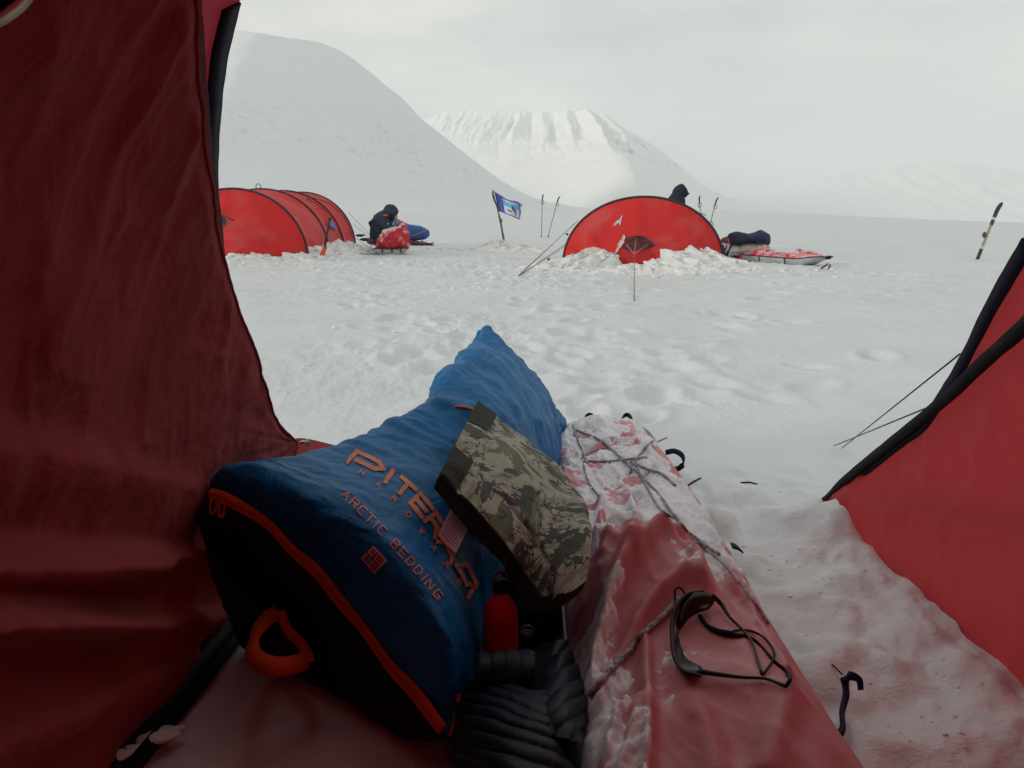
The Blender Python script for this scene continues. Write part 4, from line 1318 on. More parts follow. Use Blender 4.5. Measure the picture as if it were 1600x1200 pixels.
# ------------------------------------------------------------------ fuel bottle
M_BOT = plain('bottle_red', (.62, .018, .012), .38, var=.08, sc=8, spec=.4, bmp=.03)
bc = Pz(782, 1012, .15)
bx, by = bc[0], bc[1] + .03
bot = thing('fuel_bottle', 'red metal fuel bottle with a black cap standing behind the navy jacket', 'bottle', (bx, by, .02))
mk('bottle_body', *lathe_vf([(.030, .02), (.036, .025), (.0365, .05), (.0365, .17), (.0362, .20), (.035, .213), (.031, .228), (.024, .240), (.017, .247), (.014, .252), (.0135, .262)], (bx, by, 0), 32), M_BOT, bot)
mk('bottle_cap', *lathe_vf([(.0135, .258), (.0155, .259), (.0158, .272), (.0150, .280), (.009, .284)], (bx, by, 0), 24), M_FRAME, bot)
lp_ = [(bx + .014 * math.cos(t), by - .006, .288 + .016 * math.sin(t)) for t in np.linspace(-.3, math.pi + .3, 16)]
tube('cap_loop', lp_, .0042, plain('cap_grey', (.10, .10, .10), .45), bot)
# ------------------------------------------------------------------ quilted jacket
M_QUILT = cloth('quilted_navy', (.0045, .009, .021), .5, .12, wr=.3, wscale=16, wdist=.005, spec=.25)
M_LINING = cloth('jacket_lining_black', (.008, .009, .012), .7, .1)
jk = thing('down_jacket', 'crumpled navy quilted down jacket between the blue bag and the red sled', 'jacket', (.0, 1.05, 0))
def quilt(name, ctrl, n, m, phase, per, slope, amp=.0085, ins=.01, sd=0):
    C = cr2(np.array(ctrl), n, m)
    nn = gnormals(C)
    if nn[..., 2].mean() < 0: nn = -nn
    a = np.linspace(0, 1, n)[:, None]; b = np.linspace(0, 1, m)[None]
    ph = (a + slope * np.abs(b - .0) + phase + (.006 * fbm(a * 4 + 0 * b, b * 4 + 0 * a, 0, 2, sd))) / per
    puff = np.abs(np.sin(math.pi * ph)) ** .42
    # little pull marks along the seams
    pk = .15 * fbm(b * 34 + 0 * a, ph * 1.3, 0, 2, sd + 3) * (1 - puff) * 3
    h = amp * (puff + .6 * pk) + .005 * fbm(C[..., 0] / .09, C[..., 1] / .11, 0, 2, sd + 5)
    C = C + nn * h[..., None]
    # turn the border down to the ground
    rim_ = bord(C); low = rim_.copy(); c = C.mean((0, 1)); low[:, :2] = c[:2] + (rim_[:, :2] - c[:2]) * 1.06; low[:, 2] = np.minimum(rim_[:, 2] - .05, .02)
    k = rim_.shape[0]
    V = np.concatenate([C.reshape(-1, 3), rim_, low])
    F = [tuple(f) for f in gfaces(n, m)] + [tuple(f) for f in gfaces(2, k, True, n * m)]
    return mk(name, V, F, M_QUILT, jk)
quilt('jacket_body', [[Pz(715, 1065, .13), Pz(790, 1070, .19), Pz(850, 1085, .21), Pz(890, 1100, .16)],
                      [Pz(716, 1110, .14), Pz(780, 1115, .22), Pz(850, 1130, .24), Pz(895, 1140, .16)],
                      [Pz(718, 1180, .14), Pz(790, 1185, .24), Pz(860, 1190, .24), Pz(905, 1200, .16)],
                      [Pz(722, 1300, .12), Pz(790, 1300, .23), Pz(860, 1300, .23), Pz(905, 1300, .15)]], 150, 110, .0, .115, -.22, sd=160)
quilt('jacket_sleeve', [[Pz(835, 1018, .10), Pz(870, 1005, .13), Pz(905, 1010, .10)],
                        [Pz(838, 1062, .16), Pz(880, 1055, .19), Pz(918, 1060, .12)],
                        [Pz(845, 1110, .22), Pz(885, 1105, .235), Pz(922, 1112, .14)],
                        [Pz(868, 1160, .235), Pz(895, 1160, .235), Pz(905, 1165, .16)]], 130, 90, .05, .17, .34, sd=170)
# rolled cuff across the top
ca, cb = Pz(742, 1052, .19), Pz(832, 1050, .20)
Vr = []
nr2, kr = 60, 26
for i in range(nr2):
    f = i / (nr2 - 1)
    c = ca * (1 - f) + cb * f
    puff = abs(math.sin(math.pi * (f * 4 + .1))) ** .5
    for j in range(kr):
        th_ = 2 * math.pi * j / kr
        r_ = (.034 + .006 * puff) * (1 + .05 * math.sin(3 * th_ + f * 7))
        Vr.append(c + np.array([0, math.cos(th_) * r_ * 1.05, math.sin(th_) * r_ * .95]) + (cb - ca) / np.linalg.norm(cb - ca) * (.006 * math.sin(th_)))
cuff = mk('rolled_cuff', Vr, gfaces(nr2, kr, True), M_QUILT, jk)
inn = [np.array(Vr[(nr2 - 1) * kr + j]) for j in range(kr)]
cc_ = np.mean(inn, 0)
mk('cuff_opening', [cc_ - np.array([.03, 0, 0])] + inn, [(0, 1 + j, 1 + (j + 1) % kr) for j in range(kr)], M_LINING, cuff)
mk('cuff_end', [ca] + [np.array(Vr[j]) for j in range(kr)], [(0, 1 + (j + 1) % kr, 1 + j) for j in range(kr)], M_QUILT, cuff)
# added dark lump standing in for shadow and dark cloth under the cushion
M_DARK = cloth('gap_filler_black', (.012, .013, .013), .7, .2, wr=.5, wscale=14, dust=.05, dustscale=100)
V, F = blob_vf(Pz(800, 960, .05) + np.array([.03, .12, 0]), (.12, .26, .14), 180, .25, 4)
V[:, 2] = np.maximum(V[:, 2], -.02)
mk('gap_shade_cloth', V, F, M_DARK, label='added black lump standing for shade and dark cloth behind the red bottle', cat='sack')
# ------------------------------------------------------------------ the camp outside
M_TENT = cloth('far_tent_red', (.68, .052, .055), .6, .07, wr=.3, wscale=2.2, wdist=.03, dust=.50, dustscale=1.3, dustcol=(.58, .36, .38), dlo=.84, dw=.35, weave=False, trans=(.30, (.85, .05, .05)), dmax=.45)
M_TENTF = cloth('far_tent_red_panel', (.74, .046, .046), .6, .06, wr=.4, wscale=2.6, wdist=.04, dust=.4, dustscale=1.4, dustcol=(.60, .30, .30), dlo=.84, dw=.3, dmax=.4, weave=False, trans=(.35, (.85, .05, .05)))
M_SLEEVE = plain('sleeve_black', (.02, .022, .03), .6)
M_DKRED = plain('vent_dark_red', (.10, .012, .015), .8)
M_LINE = plain('line_grey', (.16, .16, .17), .7)
M_SKIPOLE = plain('pole_dark', (.05, .05, .055), .4)

def build_tent(root, ax0, adir, hoops, wds, hts, front, seed, nsec=44):
    """tunnel tent: hoops at distances along adir; front = vestibule length"""
    adir = np.array(adir) / np.linalg.norm(adir)
    sd = np.array([adir[1], -adir[0]])
    th = np.linspace(0, math.pi, nsec)
    def ring(s, w_, h_, dy=0):
        c = np.array(ax0) + adir * s
        xy = c[None] + sd[None] * (w_ * np.cos(th))[:, None]
        zb = base(c[0], c[1])
        return np.stack([xy[:, 0], xy[:, 1], float(zb) - .05 + (h_ + .05) * np.sin(th) ** .92], 1)
    R_ = []
    for i in range(len(hoops) - 1):
        for k in range(12):
            f = k / 12
            sag = 1 - .035 * math.sin(math.pi * f)
            R_.append(ring(hoops[i] * (1 - f) + hoops[i + 1] * f, (wds[i] * (1 - f) + wds[i + 1] * f) * sag, (hts[i] * (1 - f) + hts[i + 1] * f) * sag))
    R_.append(ring(hoops[-1], wds[-1], hts[-1]))
    Gd = np.array(R_)
    n_ = gnormals(Gd)
    Gd = Gd + n_ * (.012 * fbm(Gd[..., 0] / .5, Gd[..., 1] / .5, Gd[..., 2] / .5, 3, seed))[..., None]
    mk('tent_body', Gd, gfaces(*Gd.shape[:2]), M_TENT, root)
    # end vestibules
    for (s0, w_, h_, ln, nm, M_) in ((hoops[0], wds[0], hts[0], -front, 'front_panel', M_TENTF), (hoops[-1], wds[-1], hts[-1], front * .8, 'rear_panel', M_TENT)):
        V = []
        m = 26
        for k in range(m):
            f = k / (m - 1)
            V.append(ring(s0 + ln * f ** 1.0, w_ * (1 - f) ** .60 + .001, h_ * (1 - f) ** .95 * (1 - .02 * math.sin(math.pi * f)) + .001))
        V = np.array(V)
        nn = gnormals(V)
        if ln < 0:
            thg = th[None] + 0 * V[..., 0]; kk = np.linspace(0, 1, m)[:, None]
            V = V + np.array([0, -1, 0]) * (.10 * np.exp(-(np.abs(thg - math.pi * .53) / .05)) * np.sin(kk * math.pi) + .14 * np.exp(-((thg - 2.35 - .5 * kk) / .07) ** 2) * sstep(.05, .3, kk) * (1 - sstep(.6, .9, kk)) + .03 * np.exp(-((thg - .5 - .4 * kk) / .06) ** 2) * sstep(.05, .3, kk))[..., None]
        V = V + nn * (.030 * fbm(V[..., 0] / .35, V[..., 1] / .5, V[..., 2] / .6, 3, seed + 5) * np.sin(np.linspace(0, 1, m) * math.pi)[:, None])[..., None]
        mk(nm, V, gfaces(m, nsec), M_, root)
        if ln < 0: VF = V
    for s, a, b in zip(hoops, wds, hts):
        P = ring(s, a + .008, b + .008)
        tube('pole_sleeve', P, .020, M_SLEEVE, root, k=6)
    return ring, VF

# --- left tent
Y1 = 13.0
tl_ = thing('red_tunnel_tent', 'long red tunnel tent with four black hoops at the left, an orange shovel before it', 'tent', (-4.75, 15, .25), 'red tunnel tents of the camp')
hx = (-4.80)
ringL, VL = build_tent(tl_, (hx, 0), (0.012, 1), [13.0, 14.45, 15.75, 17.1], [1.20, 1.20, 1.18, 1.12], [1.16, 1.18, 1.17, 1.16], 1.15, 200)
# small window with a dark hood at the hidden edge
c = Py(345, 346, 12.25)
wv = [c + np.array([.10 * math.cos(t), -.02 * math.sin(t), .09 * math.sin(t)]) for t in np.linspace(0, 2 * math.pi, 20, endpoint=False)]
mk('vent_opening', wv + [c + np.array([0, .05, 0])], [(i, (i + 1) % 20, 20) for i in range(20)], M_SLEEVE, tl_)
tube('vent_hood', cr1(np.array([Py(338, 333, 12.15), Py(350, 337, 12.12), Py(358, 341, 12.1), Py(366, 345, 12.1)]), 14), .012, M_SLEEVE, tl_)
# ridge loop and logo patch, door outline on the rear bay
lt = [Py(404, 296, 14.3) + np.array([.045 * math.cos(t), 0, .05 + .05 * math.sin(t)]) for t in np.linspace(-1.2, 4.4, 14)]
tube('ridge_loop', lt, .007, M_SLEEVE, tl_)
def side_pt(s, th_, off=.012):
    i = 0
    hs, ws, ts = [13.0, 14.45, 15.75, 17.1], [1.20, 1.20, 1.18, 1.12], [1.16, 1.18, 1.17, 1.16]
    a, b = np.interp(s, hs, ws) + off, np.interp(s, hs, ts) + off
    cx = hx + .012 * s
    return np.array([cx + a * math.cos(th_), s, float(base(cx, s)) + b * math.sin(th_) ** .92])
M_LOGO = plain('logo_blue', (.05, .14, .45), .6)
V = [side_pt(15.05 + .42 * i / 4, .36 + .13 * j / 3 + .03 * math.sin(i * 1.3), .004) for i in range(5) for j in range(4)]
mk('logo_patch', V, gfaces(5, 4), M_LOGO, tl_)
P = cr1(np.array([side_pt(15.2, 1.02), side_pt(15.9, 1.05), side_pt(16.5, .85), side_pt(16.75, .5), side_pt(16.8, .15)]), 30)
tube('door_zip', P, .010, M_SLEEVE, tl_)
P = cr1(np.array([side_pt(15.2, 1.02), side_pt(15.35, .8), side_pt(15.6, .5), side_pt(15.75, .2)]), 20)
tube('door_zip', P, .008, M_SLEEVE, tl_)
# guys
for a, b in (((420, 325), (406, 412)), ((449, 357), (413, 412))):
    tube('guy_line', [Py(*a, 12.95), G(*b)], .0045, plain('line_red', (.45, .10, .09), .7) if a[0] < 440 else M_LINE, tl_, k=5)
for a, b, ya in (((545, 333), (602, 392), 16.9), ((552, 350), (606, 396), 16.9), ((545, 380), (585, 398), 16.4), ((556, 372), (592, 398), 16.9)):
    tube('guy_line', [Py(*a, ya), G(*b)], .0045, M_LINE, tl_, k=5)
mk('line_slider', *blob_vf(Py(571, 374, 15.6), (.13, .06, .035), 3, .3, 2), M_SLEEVE, tl_)
mk('line_slider', *blob_vf(Py(563, 368, 15.8), (.10, .05, .03), 5, .3, 2), M_SLEEVE, tl_)

# --- centre tent
tc_ = thing('red_tunnel_tent', 'red tunnel tent with a small arched vent and snow heaped along its front', 'tent', (2.25, 13.5, .25), 'red tunnel tents of the camp')
cdir = np.array([2.09, 12.35]); cdir = cdir / np.linalg.norm(cdir)
_s0 = np.linalg.norm([2.09, 12.35])
FR = .85
ringC, VC = build_tent(tc_, (0, 0), cdir, [_s0, _s0 + 1.3, _s0 + 2.6], [1.265, 1.20, 1.10], [1.035, 1.02, .98], FR, 220)
bvh_c = BVHTree.FromPolygons([tuple(v) for v in VC.reshape(-1, 3)], [tuple(int(a) for a in f) for f in gfaces(*VC.shape[:2])])
def onc(px, py, lift=.01):
    p, n_ = cast(bvh_c, px, py, 0)
    if p is None: return Py(px, py, 12.0)
    d = ray(px, py); d /= np.linalg.norm(d)
    return p - d * lift
def poly_on(name, pts, mat, par, lift=.012, f=onc, k=None, sub=5):
    P = cr1(np.array(pts, float), len(pts) * sub, True)
    if 'frost' in name: P = P + np.random.default_rng(len(pts)).normal(size=P.shape) * .55
    c = P.mean(0)
    lay = [c[None] + (P - c) * r for r in (1, .66, .33)]
    V = [f(p[0], p[1], lift) for L_ in lay for p in L_] + [f(c[0], c[1], lift)]
    n = len(P)
    F = []
    for a in range(2):
        F += [(a * n + i, a * n + (i + 1) % n, (a + 1) * n + (i + 1) % n, (a + 1) * n + i) for i in range(n)]
    F += [(2 * n + i, 2 * n + (i + 1) % n, 3 * n) for i in range(n)]
    return mk(name, V, F, mat, par, kind=k)
poly_on('vent_opening', [(973, 388), (980, 376), (992, 371), (1004, 371), (1015, 376), (1020, 384), (1012, 389), (994, 392), (980, 391)], M_DKRED, tc_)
hood = [onc(975, 376, .03), onc(983, 371, .07), onc(994, 369, .10), onc(1006, 371, .09), onc(1015, 377, .07), onc(1022, 384, .05)]
tube('vent_hood', cr1(np.array(hood), 24), [.014] * 20 + [.02, .024, .024, .012], M_SLEEVE, tc_)
poly_on('vent_skirt', [(972, 392), (985, 392), (1000, 393), (1013, 390), (1022, 402), (1028, 414), (1000, 412), (962, 416), (966, 402)], cloth('vent_skirt_red', (.40, .02, .025), .7, .1, weave=False), tc_, .03)
M_FROST = snowmat('tent_frost', (.60, .52, .52), .2)
poly_on('frost_patch', [(958, 350), (963, 346), (968, 343), (972, 337), (971, 343), (970, 349), (969, 353), (966, 349), (962, 352), (959, 353)], M_FROST, tc_, .016, k='stuff')
poly_on('frost_patch', [(975, 366), (977, 373), (974, 381), (968, 388), (963, 396), (961, 396), (964, 387), (967, 379), (971, 374), (973, 369)], M_FROST, tc_, .04, k='stuff')
poly_on('frost_patch', [(908, 394), (914, 388), (930, 386), (946, 391), (962, 397), (955, 399), (935, 396), (920, 395)], M_FROST, tc_, .03, k='stuff')
cord_ = plain('line_light', (.40, .32, .33), .7)
k0 = onc(991, 397, .28)
for a in ((978, 381), (994, 374), (1012, 382)):
    tube('vent_cord', [onc(*a, .05), k0], .004, cord_, tc_, k=5)
tube('guy_line', [k0, G(991, 474)], .0055, M_LINE, tc_, k=5)
for a, b in (((903, 345), (803, 437)), ((897, 350), (808, 434)), ((884, 384), (803, 437)), ((886, 380), (812, 430))):
    tube('guy_line', [Py(*a, 12.45), G(*b)], .0042, M_LINE, tc_, k=5)
for a in ((886, 366), (857, 405)):
    mk('line_slider', *blob_vf(Py(*a, 12.0), (.022, .015, .018), 2, .2, 2), M_SLEEVE, tc_)
tube('guy_line', [Py(1113, 410, 12.2), Py(1117, 464, 11.3)], .0045, M_LINE, tc_, k=5)
tube('guy_line', [Py(1090, 424, 11.7), Py(1112, 463, 11.3)], .0050, M_SLEEVE, tc_, k=5)
tube('guy_line', [Py(1075, 338, 12.3), Py(1080, 345, 12.25), Py(1085, 405, 11.9)], .0040, plain('line_red2', (.40, .12, .12), .7), tc_, k=5)
mk('corner_reinforcement', *blob_vf(Py(1078, 341, 12.33), (.05, .02, .05), 4, .2, 2), M_SLEEVE, tc_)
# dark blue lower end of the sleeve on the right
P = [ringC(_s0, 1.29, 1.05)[i] for i in range(0, 5)]
tube('sleeve_foot', P, .026, plain('sleeve_navy', (.01, .015, .10), .6), tc_)

# --- banks of shovelled snow in front of the tents
M_BANK = snowmat('bank_snow', (.76, .775, .77), .45)
def bank(name, path, hgt, wd_, seed, label_kind=None, n=260, m=46):
    P = cr1(np.array(path, float), n)
    t_ = np.gradient(P, axis=0); t_ /= np.linalg.norm(t_, axis=1)[:, None]
    nrm = np.stack([t_[:, 1], -t_[:, 0]], 1)
    if nrm[n // 2, 1] > 0: nrm = -nrm
    hh = cr1(np.array(hgt, float)[:, None], n)[:, 0]
    a = np.linspace(-.45, 1, m)[None]
    X = P[:, None, 0] + nrm[:, None, 0] * a * wd_; Y = P[:, None, 1] + nrm[:, None, 1] * a * wd_
    sh = np.where(a < 0, 1 - (np.abs(a) / .45) ** 1.6, (1 - np.clip(a, 0, 1)) ** 1.35)
    jag = 1 + .45 * perlin(np.linspace(0, 1, n)[:, None] * 14, 0 * a, 0, seed) + .30 * np.sign(perlin(np.linspace(0, 1, n)[:, None] * 30, a * 3, 0, seed + 1)) * .5
    Z = hh[:, None] * sh * np.where(sh > .5, jag, 1 + (jag - 1) * sh * 2)
    edge = np.minimum(1, np.minimum(np.linspace(0, 1, n), 1 - np.linspace(0, 1, n)) * 10)[:, None]
    ck = fbm(X / .16, Y / .20, Z / .2, 4, seed + 3, .6)
    Z = Z + .05 * ck * np.minimum(1, sh * 3) * edge
    Z = Z * edge + base(X, Y) - .05 * (1 - np.minimum(1, sh * 4)) - .02 * (1 - edge)
    X = X + .06 * fbm(X / .15, Z / .12, Y / .2, 3, seed + 7) * edge
    Y = Y + .08 * fbm(X / .15, Z / .12, Y / .2, 3, seed + 9) * edge
    return mk(name, np.stack([X, Y, Z], -1), gfaces(n, m), M_BANK, kind='structure')
def gx(px, y): 
    return float(Py(px, 400, y)[0])
bank('snow_bank', [(gx(872, 12.4), 12.45), (gx(905, 11.9), 11.95), (gx(940, 11.6), 11.65), (gx(970, 11.4), 11.42), (gx(1000, 11.35), 11.4), (gx(1030, 11.4), 11.45),
                   (gx(1058, 11.7), 11.7), (gx(1080, 11.95), 11.95), (gx(1098, 12.15), 12.15), (gx(1108, 12.35), 12.35)],
     [.08, .19, .20, .08, .07, .13, .25, .27, .20, .04], 1.3, 300)
bank('snow_bank', [(gx(300, 12.4), 12.4), (gx(345, 11.95), 11.95), (gx(380, 11.9), 12.0), (gx(410, 12.2), 12.3), (gx(450, 12.6), 12.7), (gx(480, 13.1), 13.2),
                   (gx(505, 13.7), 13.8), (gx(520, 14.6), 14.6), (gx(545, 15.6), 15.6), (gx(565, 16.8), 16.8)],
     [.10, .14, .17, .13, .13, .17, .18, .20, .15, .06], .75, 330)
bank('snow_bank', [(gx(748, 16.5), 16.6), (gx(775, 16.2), 16.3), (gx(800, 16.2), 16.2), (gx(850, 16.5), 16.5)], [.05, .16, .10, .03], .9, 350, n=120)
# loose chunks
import bmesh
chV, chF = [], []
_rn = np.random.default_rng(3)
cl = [(2.1, 10.9, 1.5, .5, 420, .036), (1.0, 11.4, .7, .6, 120, .034), (-4.2, 12.2, 1.2, .4, 70, .032), (-1.6, 12.2, 1.3, 1.6, 170, .026),
      (-.7, 8.5, 1.1, 2.0, 80, .022), (2.6, 7.5, 2.2, 2.0, 120, .010), (4.3, 9.6, 1.3, 1.2, 60, .016), (-1.0, 16.1, 1.2, .4, 50, .05), (-1.3, 4.8, .7, .8, 60, .010)]
for _k in range(5): cl.append((.86, 1.0 + _k * .35, .16, .22, 26, .0045))
cl.append((.3, 3.6, .7, .3, 60, .007))
base_ico = blob_vf((0, 0, 0), (1, 1, 1), 9, .0, 2)
for cx, cy, sx, sy, n, sz in cl:
    for i in range(n):
        x, y = cx + _rn.normal() * sx * .7, cy + _rn.normal() * sy * .7
        if math.hypot(x, y) < 3.6 and not (.63 < x < 1.04 and .7 < y < 2.7): continue
        s = sz * _rn.uniform(.3, 1.2) ** 1.3
        V = np.array(base_ico[0]) * _rn.uniform(.65, 1.25, size=(42, 1)) * np.array([s * _rn.uniform(.8, 1.6), s * _rn.uniform(.7, 1.2), s * _rn.uniform(.4, .8)])
        o = len(chV) * 42
        chV.append(V + np.array([x, y, gz(x, y) + s * .12]))
        chF.append(np.array([tuple(f) for f in base_ico[1]]) + o)
mk('snow_chunks', np.concatenate(chV), np.concatenate(chF), M_BANK, kind='stuff', smooth=False)

# --- ski poles
def ski_pole(label, foot, topp, loop_side=1, basket=False, strapo=None, grp='ski poles standing in the snow'):
    f_, t_ = np.array(foot), np.array(topp)
    r = thing('ski_pole', label, 'ski pole', f_, grp)
    d = t_ - f_; ln = np.linalg.norm(d); d /= ln
    g0 = f_ + d * (ln - .16)
    tube('shaft', [f_ - d * .05, g0], .0085, M_SKIPOLE, r, k=8)
    gp = cr1(np.array([g0 - d * .01, g0 + d * .07 + np.array([.004 * loop_side, 0, 0]), g0 + d * .13 + np.array([.018 * loop_side, 0, 0]), g0 + d * .16 + np.array([.045 * loop_side, 0, 0])]), 12)
    tube('grip', gp, [.014, .015, .017, .018, .018, .018, .018, .018, .017, .016, .014, .010], M_SLEEVE, r, k=8)
    c = g0 + np.array([.01 * loop_side, 0, -.05])
    lp = [c + np.array([.038 * math.sin(t), 0, .055 * math.cos(t)]) for t in np.linspace(.2, 6.1, 16)]
    tube('wrist_strap', lp, .007, M_SLEEVE, r, k=5)
    if basket:
        mk('basket', *lathe_vf([(.010, -.004), (.052, -.002), (.055, .004), (.01, .012)], f_ + d * .03, 14), M_SKIPOLE, r)
    if strapo is not None:
        q0 = f_ + d * ln * strapo[0]
        tube('loose_strap', [q0, q0 + np.array([strapo[1], 0, strapo[2]])], .009, M_SLEEVE, r, k=5)
    return r
yp = G(846, 371)[1]
ski_pole('thin ski pole standing upright in the snow just right of the blue flag', Py(846, 371, yp), Py(847.5, 304, yp), 1, True)
ski_pole('thin ski pole leaning to the right, beside the upright pole near the flag', Py(856, 371, yp), Py(873, 307, yp), 1, True)
yp = 18.5
ski_pole('ski pole standing behind the centre tent, nearest the hooded person', Py(1099, 385, yp), Py(1092, 306, yp), .8, False, (.66, .13, -.05))
ski_pole('leaning ski pole behind the centre tent, right of its twin', Py(1100, 388, yp), Py(1120, 309, yp), .9, False, (.55, .07, -.11))

# --- planted ski at the right
yk = G(1528, 404)[1]
sk = thing('planted_ski', 'single ski with black ends and cream middle standing tilted in the snow at the right', 'ski', Py(1528, 404, yk))
def ski_seg(name, f0, f1, mat, par=sk):
    a, b = Py(1527.5, 404, yk), Py(1563, 316, yk)
    d = b - a; L_ = np.linalg.norm(d); d /= L_
    sd_ = np.array([d[2], 0, -d[0]])
    V, n = [], 16
    for i in range(n):
        f = f0 + (f1 - f0) * i / (n - 1)
        wv_ = np.interp(f, [0, .15, .5, .85, .95, .985, 1.0], [.030, .030, .027, .036, .036, .024, .004]) * yk / 14
        c = a + d * (L_ * f - (.1 if f == 0 else 0)) + np.array([0, -.10 * max(0, f - .85) ** 1.3 * 6, 0])
        for sx_, sy_ in ((-1, -1), (1, -1), (1, 1), (-1, 1)):
            V.append(c + sd_ * wv_ * sx_ + np.array([0, .008 * sy_, 0]))
    F = []
    for i in range(n - 1):
        for j in range(4): F.append((i * 4 + j, i * 4 + (j + 1) % 4, (i + 1) * 4 + (j + 1) % 4, (i + 1) * 4 + j))
    F += [(3, 2, 1, 0), tuple((n - 1) * 4 + j for j in range(4))]
    mk(name, V, F, mat, par, smooth=False)
M_SKIB, M_SKIC, M_SKIW = plain('ski_black', (.04, .038, .05), .4), plain('ski_cream', (.50, .46, .32), .45), plain('ski_white', (.62, .60, .60), .45)
ski_seg('ski_tail', 0, .175, M_SKIB); ski_seg('ski_tail_band', .176, .235, M_SKIW); ski_seg('ski_middle', .236, .60, M_SKIC)
ski_seg('ski_fore', .601, .69, M_SKIB); ski_seg('ski_fore_band', .691, .735, M_SKIW); ski_seg('ski_tip', .736, 1, M_SKIB)
pk = Py(1538, 367, yk - .03)
mk('ski_binding', *blob_vf(pk, (.03, .04, .05), 4, .15, 2), M_SKIB, sk)
e0, e1 = Py(1531, 387, yk - .02), Py(1551, 345, yk - .02)
tube('ski_stripe', [Py(1534.5, 385, yk - .02), Py(1549, 349, yk - .02)], .004, M_SKIB, sk, k=4)
# --- flag
yf_ = G(786, 375)[1] - .3
fl = thing('expedition_flag', 'blue bordered flag with a snow scene flying from a dark tilted pole', 'flag', G(786, 375))
tube('flag_pole', cr1(np.array([Py(787.5, 378, yf_), Py(783, 352, yf_), Py(777, 325, yf_), Py(772, 308, yf_), Py(770.5, 297, yf_)]), 20),
     [.030] * 3 + [.026] * 5 + [.018] * 8 + [.012] * 4, plain('pole_wood', (.11, .095, .085), .7), fl, k=8)
tube('halyard', cr1(np.array([Py(770.5, 297, yf_ - .03), Py(769.5, 304, yf_ - .03), Py(772, 313, yf_ - .03), Py(776, 322, yf_ - .03)]), 12), .012, M_SLEEVE, fl, k=5)
mk('pole_clamp', *blob_vf(Py(783, 345, yf_ - .03), (.03, .03, .06), 4, .2, 2), M_SKIPOLE, fl)
fg = np.array([[(772, 298), (779, 330)], [(783, 305), (790, 334)], [(795, 311), (802, 339)], [(808, 314), (811, 343)], [(816, 320), (812, 344)]], float)
def flagp(u_, v_, off):
    c_ = cr1(fg, 41)[int(round(u_ * 40))]
    p = c_[0] * (1 - v_) + c_[1] * v_
    return Py(p[0], p[1], yf_ + .10 * math.sin(u_ * 7 + v_ * 1.5) - off)
def flag_poly(name, us, vs, mat, par, off):
    V = [flagp(a, b, off) for a in us for b in vs]
    return mk(name, V, gfaces(len(us), len(vs)), mat, par)
M_FLB = plain('flag_border_blue', (.075, .13, .50), .7); M_FLW = plain('flag_snow_white', (.62, .62, .66), .7)
M_FLC = plain('flag_sky_cyan', (.10, .42, .72), .7); M_FLN = plain('flag_navy', (.03, .05, .16), .7); M_FLG = plain('flag_grey', (.20, .20, .27), .7)
fcl = flag_poly('flag_cloth', np.linspace(0, 1, 41), np.linspace(0, 1, 20), M_FLB, fl, 0)
flag_poly('flag_hem', np.linspace(0, 1, 41), np.linspace(-.01, .045, 3), M_FLW, fcl, .006)
flag_poly('flag_picture', np.linspace(.25, .80, 23), np.linspace(.14, .93, 14), M_FLW, fcl, .006)
flag_poly('flag_picture_sky', np.linspace(.25, .80, 23), np.linspace(.24, .50, 6), M_FLC, fcl, .010)
flag_poly('flag_band', np.linspace(.27, .79, 22), np.linspace(.165, .20, 3), M_FLG, fcl, .010)
flag_poly('flag_motif', np.linspace(.35, .50, 7), np.linspace(.66, .78, 3), M_FLG, fcl, .012)
flag_poly('flag_motif', np.linspace(.53, .60, 5), np.linspace(.36, .60, 5), M_FLN, fcl, .013)
flag_poly('flag_motif', np.linspace(.575, .66, 5), np.linspace(.52, .68, 4), M_FLN, fcl, .014)
flag_poly('flag_motif', np.linspace(.60, .64, 3), np.linspace(.68, .84, 3), M_FLG, fcl, .014)
flag_poly('flag_corner', np.linspace(.90, 1, 5), np.linspace(.12, .42, 5), M_FLW, fcl, .008)
flag_poly('flag_corner', np.linspace(.90, 1, 5), np.linspace(.88, 1.0, 3), M_FLW, fcl, .008)
flag_poly('flag_hoist_strip', np.linspace(0, .08, 4), np.linspace(.05, 1, 8), plain('flag_hoist_navy', (.05, .055, .20), .8), fcl, .006)  # darker navy strip along the hoist edge

# --- people
def skin_person(name, V, E, Rr, mat, parent, sub=2):
    og = ORG[parent.name]
    me = bpy.data.meshes.new(name)
    me.from_pydata([tuple(np.array(v) - og) for v in V], E, [])
    o = bpy.data.objects.new(name, me); COL.objects.link(o); o.parent = parent
    ORG[o.name] = og
    m = o.modifiers.new('Skin', 'SKIN'); m.use_smooth_shade = True
    sv = me.skin_vertices[0].data
    for i, r_ in enumerate(Rr):
        sv[i].radius = (r_, r_) if np.isscalar(r_) else r_
        sv[i].use_root = (i == 0)
    s_2 = o.modifiers.new('Subdivision', 'SUBSURF'); s_2.levels = sub; s_2.render_levels = sub
    me.materials.append(mat)
    return o
M_JKT = cloth('jacket_navy', (.028, .045, .066), .7, .15, wr=.5, wscale=6, wdist=.03, weave=False)
M_FACE = plain('goggle_brown', (.10, .06, .055), .5)
M_SKIN = plain('skin_tone', (.42, .26, .20), .5)
